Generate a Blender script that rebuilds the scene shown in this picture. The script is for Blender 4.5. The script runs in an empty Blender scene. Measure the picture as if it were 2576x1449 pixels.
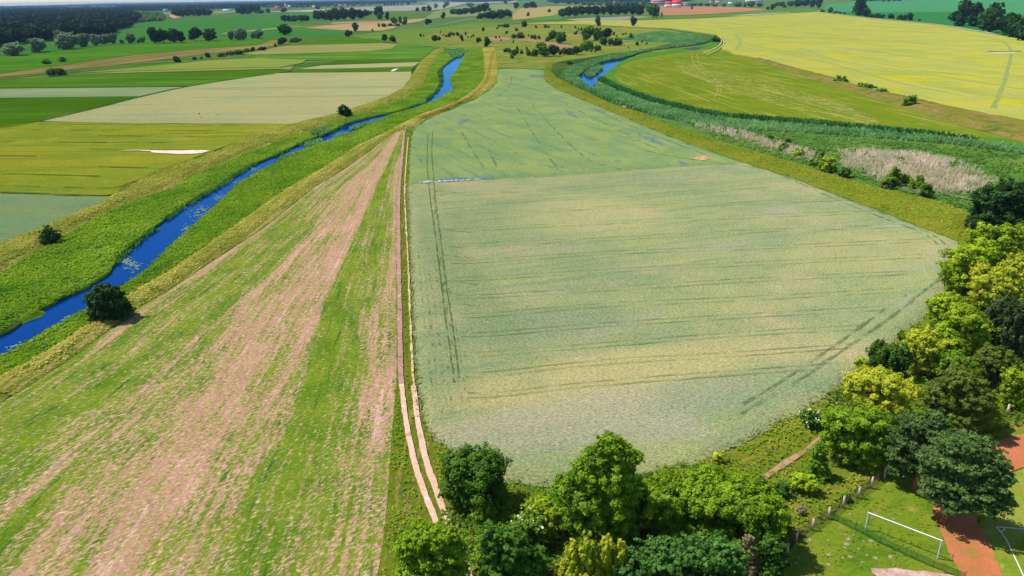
import bpy, math, random
import numpy as np
from mathutils import Vector, Matrix
from mathutils.geometry import delaunay_2d_cdt

# ---------------------------------------------------------------- camera, sky, sun, exposure
SC = bpy.context.scene
COL = SC.collection
CAM_H = 56.0
F_PX, CX, CY = 1816.0, 1288.0, 724.5          # focal length and centre, in 2576x1449 units
PITCH, ROLL = math.radians(21.99), math.radians(0.9)
FWD = np.array([0, math.cos(PITCH), -math.sin(PITCH)])
_R0 = np.array([1.0, 0, 0]); _U0 = np.array([0, math.sin(PITCH), math.cos(PITCH)])
RIGHT = _R0 * math.cos(ROLL) - _U0 * math.sin(ROLL)
UP = _U0 * math.cos(ROLL) + _R0 * math.sin(ROLL)
EYE = np.array([0, 0, CAM_H])

cam_data = bpy.data.cameras.new("camera")
cam_data.sensor_width = 36.0
cam_data.lens = 36.0 * F_PX / 2576.0
cam_data.clip_start = 1.0
cam_data.clip_end = 90000.0
cam = bpy.data.objects.new("camera", cam_data)
COL.objects.link(cam)
m = Matrix.Identity(4)
for i in range(3):
    m[i][0], m[i][1], m[i][2], m[i][3] = RIGHT[i], UP[i], -FWD[i], EYE[i]
cam.matrix_world = m
SC.camera = cam

SUN_EL = math.radians(58.0)
SUN_AZ = math.radians(-76.0)                   # clockwise from +Y: sun to the left, a little beyond the scene
to_sun = Vector((math.sin(SUN_AZ) * math.cos(SUN_EL), math.cos(SUN_AZ) * math.cos(SUN_EL), math.sin(SUN_EL)))
world = bpy.data.worlds.new("World")
SC.world = world
world.use_nodes = True
wn = world.node_tree
bg = wn.nodes["Background"]
sky = wn.nodes.new("ShaderNodeTexSky")
sky.sky_type = 'NISHITA'
sky.sun_disc = False
sky.sun_elevation = SUN_EL
sky.sun_rotation = SUN_AZ % (2 * math.pi)
sky.altitude = 100
sky.air_density = 1.0
sky.dust_density = 0.25
sky.ozone_density = 2.5
wn.links.new(sky.outputs[0], bg.inputs[0])
bg.inputs[1].default_value = 0.11
sun_data = bpy.data.lights.new("sun", 'SUN')
sun_data.energy = 4.6
sun_data.angle = math.radians(0.5)
sun_data.color = (1.0, 0.95, 0.87)
sun = bpy.data.objects.new("sun", sun_data)
sun.rotation_euler = to_sun.to_track_quat('Z', 'Y').to_euler()
COL.objects.link(sun)
SC.view_settings.view_transform = 'Standard'
SC.view_settings.look = 'None'
SC.view_settings.exposure = 0.32
SC.view_settings.gamma = 1.0
SC.cycles.max_bounces = 6
SC.cycles.diffuse_bounces = 3
SC.cycles.glossy_bounces = 2
SC.cycles.transmission_bounces = 3
SC.cycles.transparent_max_bounces = 8
SC.cycles.volume_bounces = 0
SC.cycles.use_denoising = True

rng = np.random.default_rng(7)
random.seed(7)

# ---------------------------------------------------------------- helpers
def ray(u, v):
    return FWD + RIGHT * ((u - CX) / F_PX) + UP * (-(v - CY) / F_PX)

def at(u, v, z=0.0):
    """point of the plane at height z that the photograph shows at (u, v)"""
    d = ray(u, v)
    t = (z - CAM_H) / min(d[2], -0.0012)
    return EYE + d * t

def depth(p):
    return float(np.dot(np.asarray(p) - EYE, FWD))

def S(r, g, b, k=0.76):
    def f(c):
        c /= 255.0
        return (c / 12.92 if c <= 0.04045 else ((c + 0.055) / 1.055) ** 2.4) * k
    return (f(r), f(g), f(b), 1.0)

def tag(o, label=None, cat=None, group=None, kind=None):
    if label: o["label"] = label
    if cat: o["category"] = cat
    if group: o["group"] = group
    if kind: o["kind"] = kind
    return o

def link(name, me, mat=None, parent=None):
    o = bpy.data.objects.new(name, me)
    COL.objects.link(o)
    if mat is not None and me is not None and not me.materials:
        me.materials.append(mat)
    if parent is not None:
        o.parent = parent
    return o

def empty(name, loc=(0, 0, 0), rz=0.0):
    o = bpy.data.objects.new(name, None)
    COL.objects.link(o)
    o.location = loc
    o.rotation_euler = (0, 0, rz)
    o.empty_display_size = 0.5
    return o

def mesh_np(name, verts, faces, tint=None, smooth=False, uv=None):
    """verts (n,3) array; faces (m,k) array with one k, or a list of such arrays"""
    if not isinstance(faces, list): faces = [faces]
    faces = [f for f in faces if len(f)]
    me = bpy.data.meshes.new(name)
    verts = np.asarray(verts, dtype=np.float32)
    me.vertices.add(len(verts))
    me.vertices.foreach_set("co", verts.ravel())
    nl = sum(f.size for f in faces); nf = sum(len(f) for f in faces)
    me.loops.add(nl); me.polygons.add(nf)
    me.loops.foreach_set("vertex_index", np.concatenate([f.ravel() for f in faces]).astype(np.int32))
    tot = np.concatenate([np.full(len(f), f.shape[1]) for f in faces]).astype(np.int32)
    start = np.concatenate([[0], np.cumsum(tot)[:-1]]).astype(np.int32)
    me.polygons.foreach_set("loop_start", start)
    me.polygons.foreach_set("loop_total", tot)
    if smooth:
        me.polygons.foreach_set("use_smooth", np.ones(nf, dtype=bool))
    me.update(calc_edges=True)
    if tint is not None:
        at_ = me.attributes.new("tint", 'FLOAT', 'FACE')
        at_.data.foreach_set("value", np.asarray(tint, dtype=np.float32))
    if uv is not None:
        ul = me.uv_layers.new(name="rows")
        li = np.concatenate([f.ravel() for f in faces])
        ul.data.foreach_set("uv", np.asarray(uv, dtype=np.float32)[li].ravel())
    me.validate()
    return me

def vnoise(x, y, s, seed=0):
    x = np.asarray(x) / s + seed * 17.31; y = np.asarray(y) / s - seed * 9.77
    xi = np.floor(x).astype(np.int64); yi = np.floor(y).astype(np.int64)
    fx = x - xi; fy = y - yi
    fx = fx * fx * (3 - 2 * fx); fy = fy * fy * (3 - 2 * fy)
    def h(a, b):
        n = (a * 374761393 + b * 668265263 + seed * 974634777) & 0xffffffff
        n = ((n ^ (n >> 13)) * 1274126177) & 0xffffffff
        return ((n ^ (n >> 16)) & 0xffff) / 65535.0
    return (h(xi, yi) * (1 - fx) + h(xi + 1, yi) * fx) * (1 - fy) + (h(xi, yi + 1) * (1 - fx) + h(xi + 1, yi + 1) * fx) * fy

def inside(px, py, poly):
    r = np.zeros(len(px), dtype=bool)
    n = len(poly)
    for i in range(n):
        x0, y0 = poly[i]; x1, y1 = poly[(i + 1) % n]
        if y0 == y1: continue
        c = ((y0 > py) != (y1 > py)) & (px < (x1 - x0) * (py - y0) / (y1 - y0) + x0)
        r ^= c
    return r

def edge_dist(px, py, poly, closed=True):
    d = np.full(len(px), 1e9)
    n = len(poly)
    for i in range(n if closed else n - 1):
        x0, y0 = poly[i]; x1, y1 = poly[(i + 1) % n]
        dx, dy = x1 - x0, y1 - y0
        L = dx * dx + dy * dy
        if L < 1e-9: continue
        t = np.clip(((px - x0) * dx + (py - y0) * dy) / L, 0, 1)
        d = np.minimum(d, np.hypot(px - x0 - t * dx, py - y0 - t * dy))
    return d

def wpoly(pts, z=0.0):
    return [tuple(at(u, v, z)[:2]) for u, v in pts]

def densify(poly, step, closed=True, jag=0.0):
    out = []
    n = len(poly)
    for i in range(n if closed else n - 1):
        a = np.array(poly[i]); b = np.array(poly[(i + 1) % n])
        k = max(1, int(np.hypot(*(b - a)) / step))
        for j in range(k):
            out.append(a + (b - a) * (j / k))
    if not closed: out.append(np.array(poly[-1]))
    out = np.array(out)
    if jag:
        out[:, 0] += (vnoise(out[:, 0], out[:, 1], step * 2.2, 3) - 0.5) * 2 * jag
        out[:, 1] += (vnoise(out[:, 0], out[:, 1], step * 2.2, 5) - 0.5) * 2 * jag
    return [tuple(p) for p in out]

def smooth_line(pts, k=6):
    """Catmull-Rom through the points"""
    P = [np.array(p, dtype=float) for p in pts]
    P = [2 * P[0] - P[1]] + P + [2 * P[-1] - P[-2]]
    out = []
    for i in range(1, len(P) - 2):
        for j in range(k):
            t = j / k
            a, b, c, d = P[i - 1], P[i], P[i + 1], P[i + 2]
            out.append(0.5 * (2 * b + (c - a) * t + (2 * a - 5 * b + 4 * c - d) * t * t + (3 * b - a - 3 * c + d) * t ** 3))
    out.append(P[-2])
    return [tuple(p) for p in out]

def cdt(pts2, loops):
    """triangles inside the outline(s)"""
    edges = []; faces = []
    for lp in loops:
        faces.append(lp)
    r = delaunay_2d_cdt([Vector((float(p[0]), float(p[1]))) for p in pts2], edges, faces, 1, 1e-4)
    return np.array([tuple(v) for v in r[0]]), np.array([tuple(f) for f in r[2]], dtype=np.int64)

def patch(name, pts, mat, z=0.1, step=None, zfun=None, skirt=0.0, jag=0.0, label=None, kind="structure", cat=None,
          world_pts=None, edge_step=None):
    """a piece of ground or crop inside an outline; with a step it gets inner points and real relief"""
    poly = world_pts if world_pts is not None else wpoly(pts, z)
    if edge_step or step:
        poly = densify(poly, edge_step or step, True, jag)
    P = np.array(poly)
    nb = len(P)
    if step:
        lo, hi = P.min(0), P.max(0)
        gx, gy = np.meshgrid(np.arange(lo[0], hi[0], step), np.arange(lo[1], hi[1], step))
        gx = gx.ravel() + rng.uniform(-.3, .3, gx.size) * step; gy = gy.ravel() + rng.uniform(-.3, .3, gy.size) * step
        k = inside(gx, gy, poly); gx, gy = gx[k], gy[k]
        k = edge_dist(gx, gy, poly) > step * 0.45
        P = np.vstack([P, np.stack([gx[k], gy[k]], 1)])
    v2, f = cdt(P, [list(range(nb))])
    d = edge_dist(v2[:, 0], v2[:, 1], poly) if zfun is not None else None
    zz = np.full(len(v2), z) if zfun is None else z + zfun(v2[:, 0], v2[:, 1], d)
    V = np.column_stack([v2, zz])
    a = V[f[:, 0]]; b = V[f[:, 1]]; c = V[f[:, 2]]
    flip = np.cross(b - a, c - a)[:, 2] < 0
    f[flip] = f[flip][:, ::-1]
    faces = [f]
    if skirt:
        e = np.vstack([f[:, [0, 1]], f[:, [1, 2]], f[:, [2, 0]]])
        key = np.sort(e, 1); key = key[:, 0] * 10 ** 7 + key[:, 1]
        u, inv, cnt = np.unique(key, return_inverse=True, return_counts=True)
        be = e[cnt[inv] == 1]
        n = len(V); m_ = len(be)
        A = V[be[:, 1]]; B = V[be[:, 0]]; A2 = A.copy(); B2 = B.copy(); A2[:, 2] = B2[:, 2] = z - skirt
        V = np.vstack([V, A, B, B2, A2])
        i_ = np.arange(m_) + n
        faces.append(np.column_stack([i_, i_ + m_, i_ + 2 * m_, i_ + 3 * m_]))
    me = mesh_np(name, V, faces, smooth=bool(zfun))
    o = link(name, me, mat)
    return tag(o, label, cat, None, kind)

def ribbon_mesh(lines, width, z, jag=0.25):
    """flat strips along world polylines"""
    V = []; Q = []
    for ln in lines:
        p = np.array(ln)
        t = np.gradient(p, axis=0); t /= np.linalg.norm(t, axis=1)[:, None] + 1e-9
        nrm = np.stack([-t[:, 1], t[:, 0]], 1)
        o = len(V)
        sd = int(rng.integers(0, 90))
        wl = width * (.5 + jag * .55 * (vnoise(p[:, 0], p[:, 1], width * 2.5 + .6, sd) + .5 * rng.random(len(p)) - .75))[:, None]
        wr = width * (.5 + jag * .55 * (vnoise(p[:, 0], p[:, 1], width * 2.5 + .6, sd + 7) + .5 * rng.random(len(p)) - .75))[:, None]
        L = p + nrm * wl; R = p - nrm * wr
        for a, b in zip(L, R):
            V.append((a[0], a[1], z)); V.append((b[0], b[1], z))
        for i in range(len(p) - 1):
            Q.append((o + 2 * i, o + 2 * i + 1, o + 2 * i + 3, o + 2 * i + 2))
    return np.array(V), np.array(Q)

def ribbon(name, px_lines, width, z, mat, label=None, step=None, jag=0.3, kind="structure"):
    lines = []
    for ln in px_lines:
        w = [tuple(at(u, v, z)[:2]) for u, v in ln]
        if len(w) > 2: w = smooth_line(w, 5)
        if step: w = densify(w, step, False)
        lines.append(w)
    V, Q = ribbon_mesh(lines, width, z, jag)
    return tag(link(name, mesh_np(name, V, Q), mat), label, None, None, kind)

# ---------------------------------------------------------------- node materials
class NT:
    def __init__(self, name):
        self.mat = bpy.data.materials.new(name)
        self.mat.use_nodes = True
        self.t = self.mat.node_tree
        self.t.nodes.clear()
        self.out = self.t.nodes.new("ShaderNodeOutputMaterial")
    def n(self, typ, props=None, **inp):
        nd = self.t.nodes.new(typ)
        for k, v in (props or {}).items(): setattr(nd, k, v)
        for k, v in inp.items():
            key = int(k[1:]) if k[0] == '_' and k[1:].isdigit() else k.replace('_', ' ')
            sock = nd.inputs[key]
            if hasattr(v, 'is_output'): self.t.links.new(v, sock)
            else: sock.default_value = v
        return nd
    def mix(self, fac, a, b):
        nd = self.t.nodes.new("ShaderNodeMix"); nd.data_type = 'RGBA'
        for s, v in ((nd.inputs[0], fac), (nd.inputs[6], a), (nd.inputs[7], b)):
            if hasattr(v, 'is_output'): self.t.links.new(v, s)
            else: s.default_value = v
        return nd.outputs[2]
    def math(self, op, a, b=0.0, clamp=False):
        nd = self.t.nodes.new("ShaderNodeMath"); nd.operation = op; nd.use_clamp = clamp
        for s, v in ((nd.inputs[0], a), (nd.inputs[1], b)):
            if hasattr(v, 'is_output'): self.t.links.new(v, s)
            else: s.default_value = v
        return nd.outputs[0]
    def ramp(self, fac, lo, hi):
        nd = self.n("ShaderNodeMapRange", dict(interpolation_type='SMOOTHSTEP'), Value=fac)
        nd.inputs[1].default_value = lo; nd.inputs[2].default_value = hi
        return nd.outputs[0]
    def noise(self, vec, scale, detail=3.0, rough=0.55, dist=0.0):
        return self.n("ShaderNodeTexNoise", dict(noise_dimensions='3D'), Vector=vec, Scale=scale, Detail=detail, Roughness=rough, Distortion=dist).outputs[0]
    def stretch(self, vec, ang, lx, ly):
        nd = self.n("ShaderNodeMapping", dict(vector_type='TEXTURE'), Vector=vec)
        nd.inputs[2].default_value = (0, 0, ang); nd.inputs[3].default_value = (lx, ly, 1.0)
        return nd.outputs[0]
    def surf(self, sh):
        self.t.links.new(sh, self.out.inputs[0]); return self.mat

def ground_mat(name, a, b, big=45, c=None, cs=(60, 4), ang=0.0, cr=(.5, .65), camt=1.0, d=None, ds=3.0, dr=(.55, .68), damt=1.0,
               fine=0.5, famt=0.3, bump=0.25, bdist=0.3, uv=False, e=None, es=9.0, er=(.62, .7), ew=(1, 1), g=None, gs=0.35, gr=(.58, .66), fst=None, spots=(), holes=None):
    """soil or crop: patches a/b, long streaks c, blotches d and e, specks g, fine grain, real bump"""
    t = NT(name)
    tc = t.n("ShaderNodeTexCoord")
    co = tc.outputs["UV"] if uv else tc.outputs["Object"]
    obj = tc.outputs["Object"]
    col = t.mix(t.ramp(t.noise(co, 1.0 / big, 4.0), .38, .62), a, b)
    if c is not None:
        s = t.noise(t.stretch(co, ang, *cs), 1.0, 4.0, 0.6)
        col = t.mix(t.math('MULTIPLY', t.ramp(s, *cr), camt), col, c)
    if d is not None:
        s = t.noise(co, 1.0 / ds, 4.0, 0.62)
        col = t.mix(t.math('MULTIPLY', t.ramp(s, *dr), damt), col, d)
    if e is not None:
        s = t.noise(t.stretch(co, ang, es * ew[0], es * ew[1]), 1.0, 5.0, 0.6)
        col = t.mix(t.ramp(s, *er), col, e)
    for (px, py, rx, ry, sang, sc, amt) in spots:                 # riper or thinner places in the crop
        mp = t.n("ShaderNodeMapping", dict(vector_type='TEXTURE'), Vector=obj)
        mp.inputs[1].default_value = (px, py, .8); mp.inputs[2].default_value = (0, 0, sang); mp.inputs[3].default_value = (rx, ry, 400)
        gt = t.n("ShaderNodeTexGradient", dict(gradient_type='SPHERICAL'), Vector=mp.outputs[0])
        f_ = t.math('MULTIPLY', t.ramp(t.math('ADD', gt.outputs[1], t.math('MULTIPLY', t.math('SUBTRACT', t.noise(t.stretch(obj, ang, 22, 5), 1.0, 4), .5), .7)), .05, .55), amt)
        col = t.mix(f_, col, sc)
    if g is not None:
        s = t.noise(obj, 1.0 / gs, 2.0, 0.6)
        col = t.mix(t.ramp(s, *gr), col, g)
    fn = t.noise(obj, 1.0 / fine, 3.0, 0.65) if fst is None else t.noise(t.stretch(obj, ang, *fst), 1.0, 3.0, 0.65)
    k = t.math('ADD', t.math('MULTIPLY', fn, 2 * famt * 1.6), 1.0 - famt * 1.6)
    v = t.n("ShaderNodeVectorMath", dict(operation='SCALE'), _0=col)
    t.t.links.new(k, v.inputs["Scale"])
    bs = t.n("ShaderNodeBsdfDiffuse", Color=v.outputs[0], Roughness=0.6)
    if bump:
        bp = t.n("ShaderNodeBump", Strength=bump, Distance=bdist, Height=fn)
        t.t.links.new(bp.outputs[0], bs.inputs["Normal"])
    if holes:                                                         # what lies below shows through in places
        h = t.ramp(t.noise(obj, 1.0 / holes[0], 4.0, .7), holes[1], holes[2])
        return t.surf(t.n("ShaderNodeMixShader", Fac=h, _1=t.n("ShaderNodeBsdfTransparent").outputs[0], _2=bs.outputs[0]).outputs[0])
    return t.surf(bs.outputs[0])

def leaf_mat(name, a, b, trans=0.3, gloss=0.06, hue=None):
    """foliage: leaf colour runs from a to b by leaf, some light comes through"""
    t = NT(name)
    at_ = t.n("ShaderNodeAttribute", dict(attribute_name="tint"))
    oi = t.n("ShaderNodeObjectInfo")
    f = t.math('ADD', at_.outputs["Fac"], t.math('MULTIPLY', t.math('SUBTRACT', oi.outputs["Random"], 0.5), 0.35), True)
    col = t.mix(f, a, b)
    d = t.n("ShaderNodeBsdfDiffuse", Color=col, Roughness=0.4)
    tr = t.n("ShaderNodeBsdfTranslucent", Color=t.mix(0.45, col, b))
    m1 = t.n("ShaderNodeMixShader", Fac=trans, _1=d.outputs[0], _2=tr.outputs[0])
    g = t.n("ShaderNodeBsdfGlossy", Color=(.62, .66, .5, 1), Roughness=0.6)
    m2 = t.n("ShaderNodeMixShader", Fac=gloss, _1=m1.outputs[0], _2=g.outputs[0])
    return t.surf(m2.outputs[0])

def plain_mat(name, c, rough=0.7, n=0.12, scale=6.0, metal=0.0, spec=0.3):
    t = NT(name)
    tc = t.n("ShaderNodeTexCoord")
    s = t.noise(tc.outputs["Object"], scale, 4.0, 0.6)
    dark = tuple(x * (1 - 2 * n) for x in c[:3]) + (1,); lite = tuple(min(1, x * (1 + 2 * n)) for x in c[:3]) + (1,)
    p = t.n("ShaderNodeBsdfPrincipled", Base_Color=t.mix(t.ramp(s, .3, .7), dark, lite), Roughness=rough, Metallic=metal)
    p.inputs["Specular IOR Level"].default_value = spec
    return t.surf(p.outputs[0])

# ---------------------------------------------------------------- the ground sheet, with the river beds cut out
def wang(p, q):
    a = at(*p); b = at(*q)
    return math.atan2(b[1] - a[1], b[0] - a[0])

RIV_L_LEFT = [(-90, 885), (0, 838), (60, 797), (110, 772), (215, 722), (275, 681), (300, 640), (360, 590), (420, 545), (480, 505), (550, 465),
              (620, 420), (700, 386), (760, 358), (830, 331), (870, 311), (930, 294), (1000, 280), (1060, 258), (1093, 232), (1110, 203),
              (1100, 182), (1122, 160), (1145, 143), (1153, 128)]
RIV_L_RIGHT = [(-90, 945), (0, 897), (60, 866), (130, 825), (215, 778), (300, 724), (380, 672), (420, 627), (470, 582), (510, 547), (560, 502),
               (600, 462), (660, 427), (720, 397), (760, 377), (840, 349), (900, 328), (980, 289), (1050, 270), (1100, 250), (1142, 222),
               (1132, 198), (1147, 178), (1161, 153), (1171, 132)]
RIV_R_MAIN = [(1449, 197), (1470, 178), (1500, 162), (1530, 153), (1570, 146), (1580, 145), (1560, 157), (1536, 176), (1512, 192), (1504, 203),
              (1500, 212), (1488, 228), (1470, 214)]
CHAN = [(1504, 203), (1560, 234), (1600, 249), (1640, 262), (1700, 276), (1760, 290), (1830, 301), (1932, 309), (2057, 319), (2182, 330),
        (2370, 348), (2452, 358), (2700, 388)]
CHAN_UP = [(1575, 147), (1613, 133), (1663, 124), (1725, 117), (1763, 111), (1785, 104)]

def line_poly(pts, w):
    """outline of a strip of world width w along pixel points"""
    p = np.array(smooth_line([tuple(at(u, v)[:2]) for u, v in pts], 4))
    t = np.gradient(p, axis=0); t /= np.linalg.norm(t, axis=1)[:, None]
    n = np.stack([-t[:, 1], t[:, 0]], 1)
    return [tuple(q) for q in np.vstack([p + n * w / 2, (p - n * w / 2)[::-1]])]

def wsm(pts, k=4):
    return smooth_line([tuple(at(u, v)[:2]) for u, v in pts], k)

riv_l = densify(wsm(RIV_L_LEFT) + wsm(RIV_L_RIGHT)[::-1], 1.6, True, 0.95)
riv_r = densify(wpoly(RIV_R_MAIN), 3.0, True, 0.9)
chan = line_poly(CHAN, 8.0)
chan_up = line_poly(CHAN_UP, 4.5)

GREEN = S(74, 122, 38); OLIVE = S(112, 120, 46)
m_ground = ground_mat("meadow_grass", S(98, 128, 48), S(72, 118, 44), 60, c=S(140, 146, 74), cs=(160, 22), ang=0.25, cr=(.5, .62), camt=.8,
                      d=S(64, 104, 34), ds=8, fine=1.2, famt=.28)
G = 20000.0
pts = [(-G, -3000), (G, -3000), (G, G), (-G, G)]
loops = [[0, 1, 2, 3]]
for lp in (riv_l, riv_r, chan, chan_up):
    loops.append(list(range(len(pts), len(pts) + len(lp)))); pts += lp
for R in (250, 700, 1500, 3200, 7000, 16000):
    pts += [(R * math.sin(a), R * math.cos(a)) for a in np.linspace(-1.6, 1.6, 25)]
v2, f = cdt(pts, loops)
c = v2[f].mean(1)
k = np.ones(len(f), bool)
for lp in (riv_l, riv_r, chan, chan_up): k &= ~inside(c[:, 0], c[:, 1], lp)
f = f[k]
V = np.column_stack([v2, np.zeros(len(v2))])
flip = np.cross(V[f[:, 1]] - V[f[:, 0]], V[f[:, 2]] - V[f[:, 0]])[:, 2] < 0
f[flip] = f[flip][:, ::-1]
e = np.vstack([f[:, [0, 1]], f[:, [1, 2]], f[:, [2, 0]]])
key = np.sort(e, 1); key = key[:, 0] * 10 ** 7 + key[:, 1]
_, inv, cnt = np.unique(key, return_inverse=True, return_counts=True)
be = e[cnt[inv] == 1]; n = len(V)
low = V.copy(); low[:, 2] = -1.6
tag(link("ground", mesh_np("ground", np.vstack([V, low]), [f, np.column_stack([be[:, 1], be[:, 0], be[:, 0] + n, be[:, 1] + n])]), m_ground),
    "green and olive meadow land reaching to the horizon", None, None, "structure")

# water
a_riv_w = wang((200, 800), (700, 450))
t = NT("river_water")
tc = t.n("ShaderNodeTexCoord")
w1 = t.noise(t.stretch(tc.outputs["Object"], 0.9, 3.0, 0.9), 1.0, 3.0, 0.6)
bp = t.n("ShaderNodeBump", Strength=0.05, Distance=0.2, Height=w1)
wd = t.ramp(t.noise(t.stretch(tc.outputs["Object"], a_riv_w, 14, 2.2), 1.0, 5, .65), .52, .72)
df = t.n("ShaderNodeBsdfDiffuse", Color=t.mix(t.math("MULTIPLY", wd, .6), (0.0, 0.028, 0.165, 1), (0.004, 0.02, 0.06, 1)))
gl = t.n("ShaderNodeBsdfGlossy", Color=(.22, .58, 1.0, 1), Roughness=.08)
t.t.links.new(bp.outputs[0], gl.inputs["Normal"])
fr = t.n("ShaderNodeFresnel", IOR=1.33); t.t.links.new(bp.outputs[0], fr.inputs["Normal"])
m_water = t.surf(t.n("ShaderNodeMixShader", Fac=fr.outputs[0], _1=df.outputs[0], _2=gl.outputs[0]).outputs[0])
patch("river_water", None, m_water, z=-0.48, world_pts=[(x, y) for x, y in riv_l], label="blue river winding past the fields on the left")
patch("river_water", None, m_water, z=-0.48, world_pts=riv_r, label="blue open water of the right hand river bend")
patch("river_water", None, m_water, z=-0.55, world_pts=chan, label="narrow dark channel of the right hand river between reeds")
patch("river_water", None, m_water, z=-0.55, world_pts=chan_up, label="far upstream reach of the right hand river behind reeds")

# ---------------------------------------------------------------- haze
def haze():
    t = NT("haze")
    vol = t.n("ShaderNodeVolumePrincipled")
    vol.inputs["Color"].default_value = (0.36, 0.62, 1.0, 1)
    vol.inputs["Density"].default_value = HAZE
    vol.inputs["Anisotropy"].default_value = 0.0
    t.t.links.new(vol.outputs[0], t.out.inputs["Volume"])
    g = G + 10000
    x0, x1, y0, y1, z0, z1 = -g, g, -4000, g, -3.0, 95.0
    V = [(x, y, z) for z in (z0, z1) for x, y in ((x0, y0), (x1, y0), (x1, y1), (x0, y1))]
    F = [(3, 2, 1, 0), (4, 5, 6, 7), (0, 1, 5, 4), (1, 2, 6, 5), (2, 3, 7, 6), (3, 0, 4, 7)]
    tag(link("haze", mesh_np("haze", V, np.array(F)), t.mat), "thin blue air over the whole plain", None, None, "stuff")
HAZE = 3.2e-5
haze()

def broken_mat(name, c, scale, lo, hi, amt=1.0, ang=0.0, st=(1, 1)):
    """bits of cover with gaps between them"""
    t = NT(name)
    tc = t.n("ShaderNodeTexCoord")
    fa = t.ramp(t.noise(t.stretch(tc.outputs["Object"], ang, scale * st[0], scale * st[1]), 1.0, 4, .68), lo, hi)
    df = t.n("ShaderNodeBsdfDiffuse", Color=c); tr_ = t.n("ShaderNodeBsdfTransparent")
    return t.surf(t.n("ShaderNodeMixShader", Fac=t.math('MULTIPLY', fa, amt), _1=tr_.outputs[0], _2=df.outputs[0]).outputs[0])

# ---------------------------------------------------------------- fields
def lumps(amp, s, seed=0):
    def fz(x, y, d):
        h = vnoise(x, y, s, seed) * .55 + vnoise(x, y, s * .45, seed + 1) * .45
        return amp * h * np.clip(d / (s * .5), 0, 1)
    return fz
def ridge(h, w, amp=0.0, s=2.0, seed=0):
    def fz(x, y, d):
        q = np.clip(d / w, 0, 1); q = q * q * (3 - 2 * q)
        return h * q + amp * (vnoise(x, y, s, seed) * .6 + vnoise(x, y, s * .4, seed + 2) * .4) * np.clip(d / s, 0, 1)
    return fz

# main wheat field: nearer and farther halves
W_TOP = [(1255, 173), (1300, 172), (1370, 175)]
W_R1 = [(1368, 190), (1376, 206), (1400, 222), (1450, 243), (1520, 272), (1600, 306), (1700, 347), (1800, 383), (1880, 409)]
W_R2 = [(2000, 447), (2100, 486), (2200, 522), (2300, 562), (2370, 589), (2407, 602), (2417, 620), (2405, 650), (2385, 690), (2375, 730),
        (2330, 790), (2250, 850), (2180, 908), (2110, 967), (2060, 1002), (2010, 1032), (1900, 1087), (1830, 1127), (1760, 1157), (1700, 1182),
        (1640, 1194), (1540, 1207), (1390, 1223), (1280, 1207), (1200, 1172), (1140, 1136), (1092, 1092), (1067, 1050), (1051, 960),
        (1042, 860), (1038, 700), (1030, 560), (1026, 468)]
W_DIV = [(1028, 462), (1200, 451), (1400, 441), (1600, 426), (1740, 416), (1880, 410)]
W_L = [(1030, 400), (1035, 345), (1046, 321), (1075, 299), (1130, 276), (1200, 246), (1236, 223), (1250, 205)]
a_w = wang((1288, 525), (1932, 462))
def spot(u, v, rx, ry, c, amt):
    p = at(u, v)
    return (p[0], p[1], rx, ry, a_w, c, amt)
m_wheat = ground_mat("ripening_wheat", S(164, 170, 114), S(148, 161, 111), 26, c=S(126, 152, 108), cs=(130, 3.2), ang=a_w, cr=(.44, .72), camt=.75,
                     d=S(184, 174, 126), ds=34, dr=(.48, .68), damt=.9, e=S(168, 166, 138), es=13, er=(.52, .76), ew=(2.2, .8), fine=.42, fst=(.5, .26), famt=.62, bump=.4, bdist=.4,
                     g=S(190, 182, 118), gs=.34, gr=(.56, .72),
                     spots=[spot(1560, 960, 40, 13, S(196, 182, 124), .75), spot(1480, 545, 26, 30, S(186, 182, 124), .65), spot(1480, 1060, 34, 9, S(178, 172, 146), .6), spot(2150, 640, 30, 16, S(176, 174, 116), .5),
                            spot(1330, 830, 30, 10, S(122, 148, 108), .5), spot(1900, 980, 26, 8, S(128, 150, 114), .5), spot(1160, 700, 7, 60, S(132, 152, 104), .6)])
m_wheat2 = ground_mat("green_wheat", S(150, 168, 102), S(134, 158, 100), 22, c=S(116, 150, 100), cs=(60, 4), ang=wang((1300, 330), (1560, 430)), cr=(.48, .64), camt=.75,
                      d=S(160, 170, 90), ds=16, dr=(.5, .68), damt=.8, e=S(98, 118, 136), es=8, er=(.62, .74), ew=(2.2, .7), fine=.7, famt=.34, bump=.4, bdist=.5)
def crop(amp, s_, seed, drop, wdt):
    f0 = lumps(amp, s_, seed)
    return lambda x, y, d: f0(x, y, d) + drop * (np.clip(d / (wdt * (.6 + .8 * vnoise(x, y, 2.3, seed + 2))), 0, 1) - 1)
patch("wheat_field", W_DIV + W_R2, m_wheat, z=.72, step=1.2, edge_step=.7, zfun=crop(.22, 1.6, 4, .5, 1.6), skirt=.75, jag=.5, label="broad pale green ripening wheat field in the middle")
patch("wheat_field", W_TOP + W_R1 + W_DIV[::-1][1:] + W_L, m_wheat2, z=.76, step=2.6, edge_step=1.5, zfun=crop(.2, 4, 9, .5, 2.0), skirt=.8, jag=.6,
      label="greener tapering wheat field with blue flower patches beyond the pale one")

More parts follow.
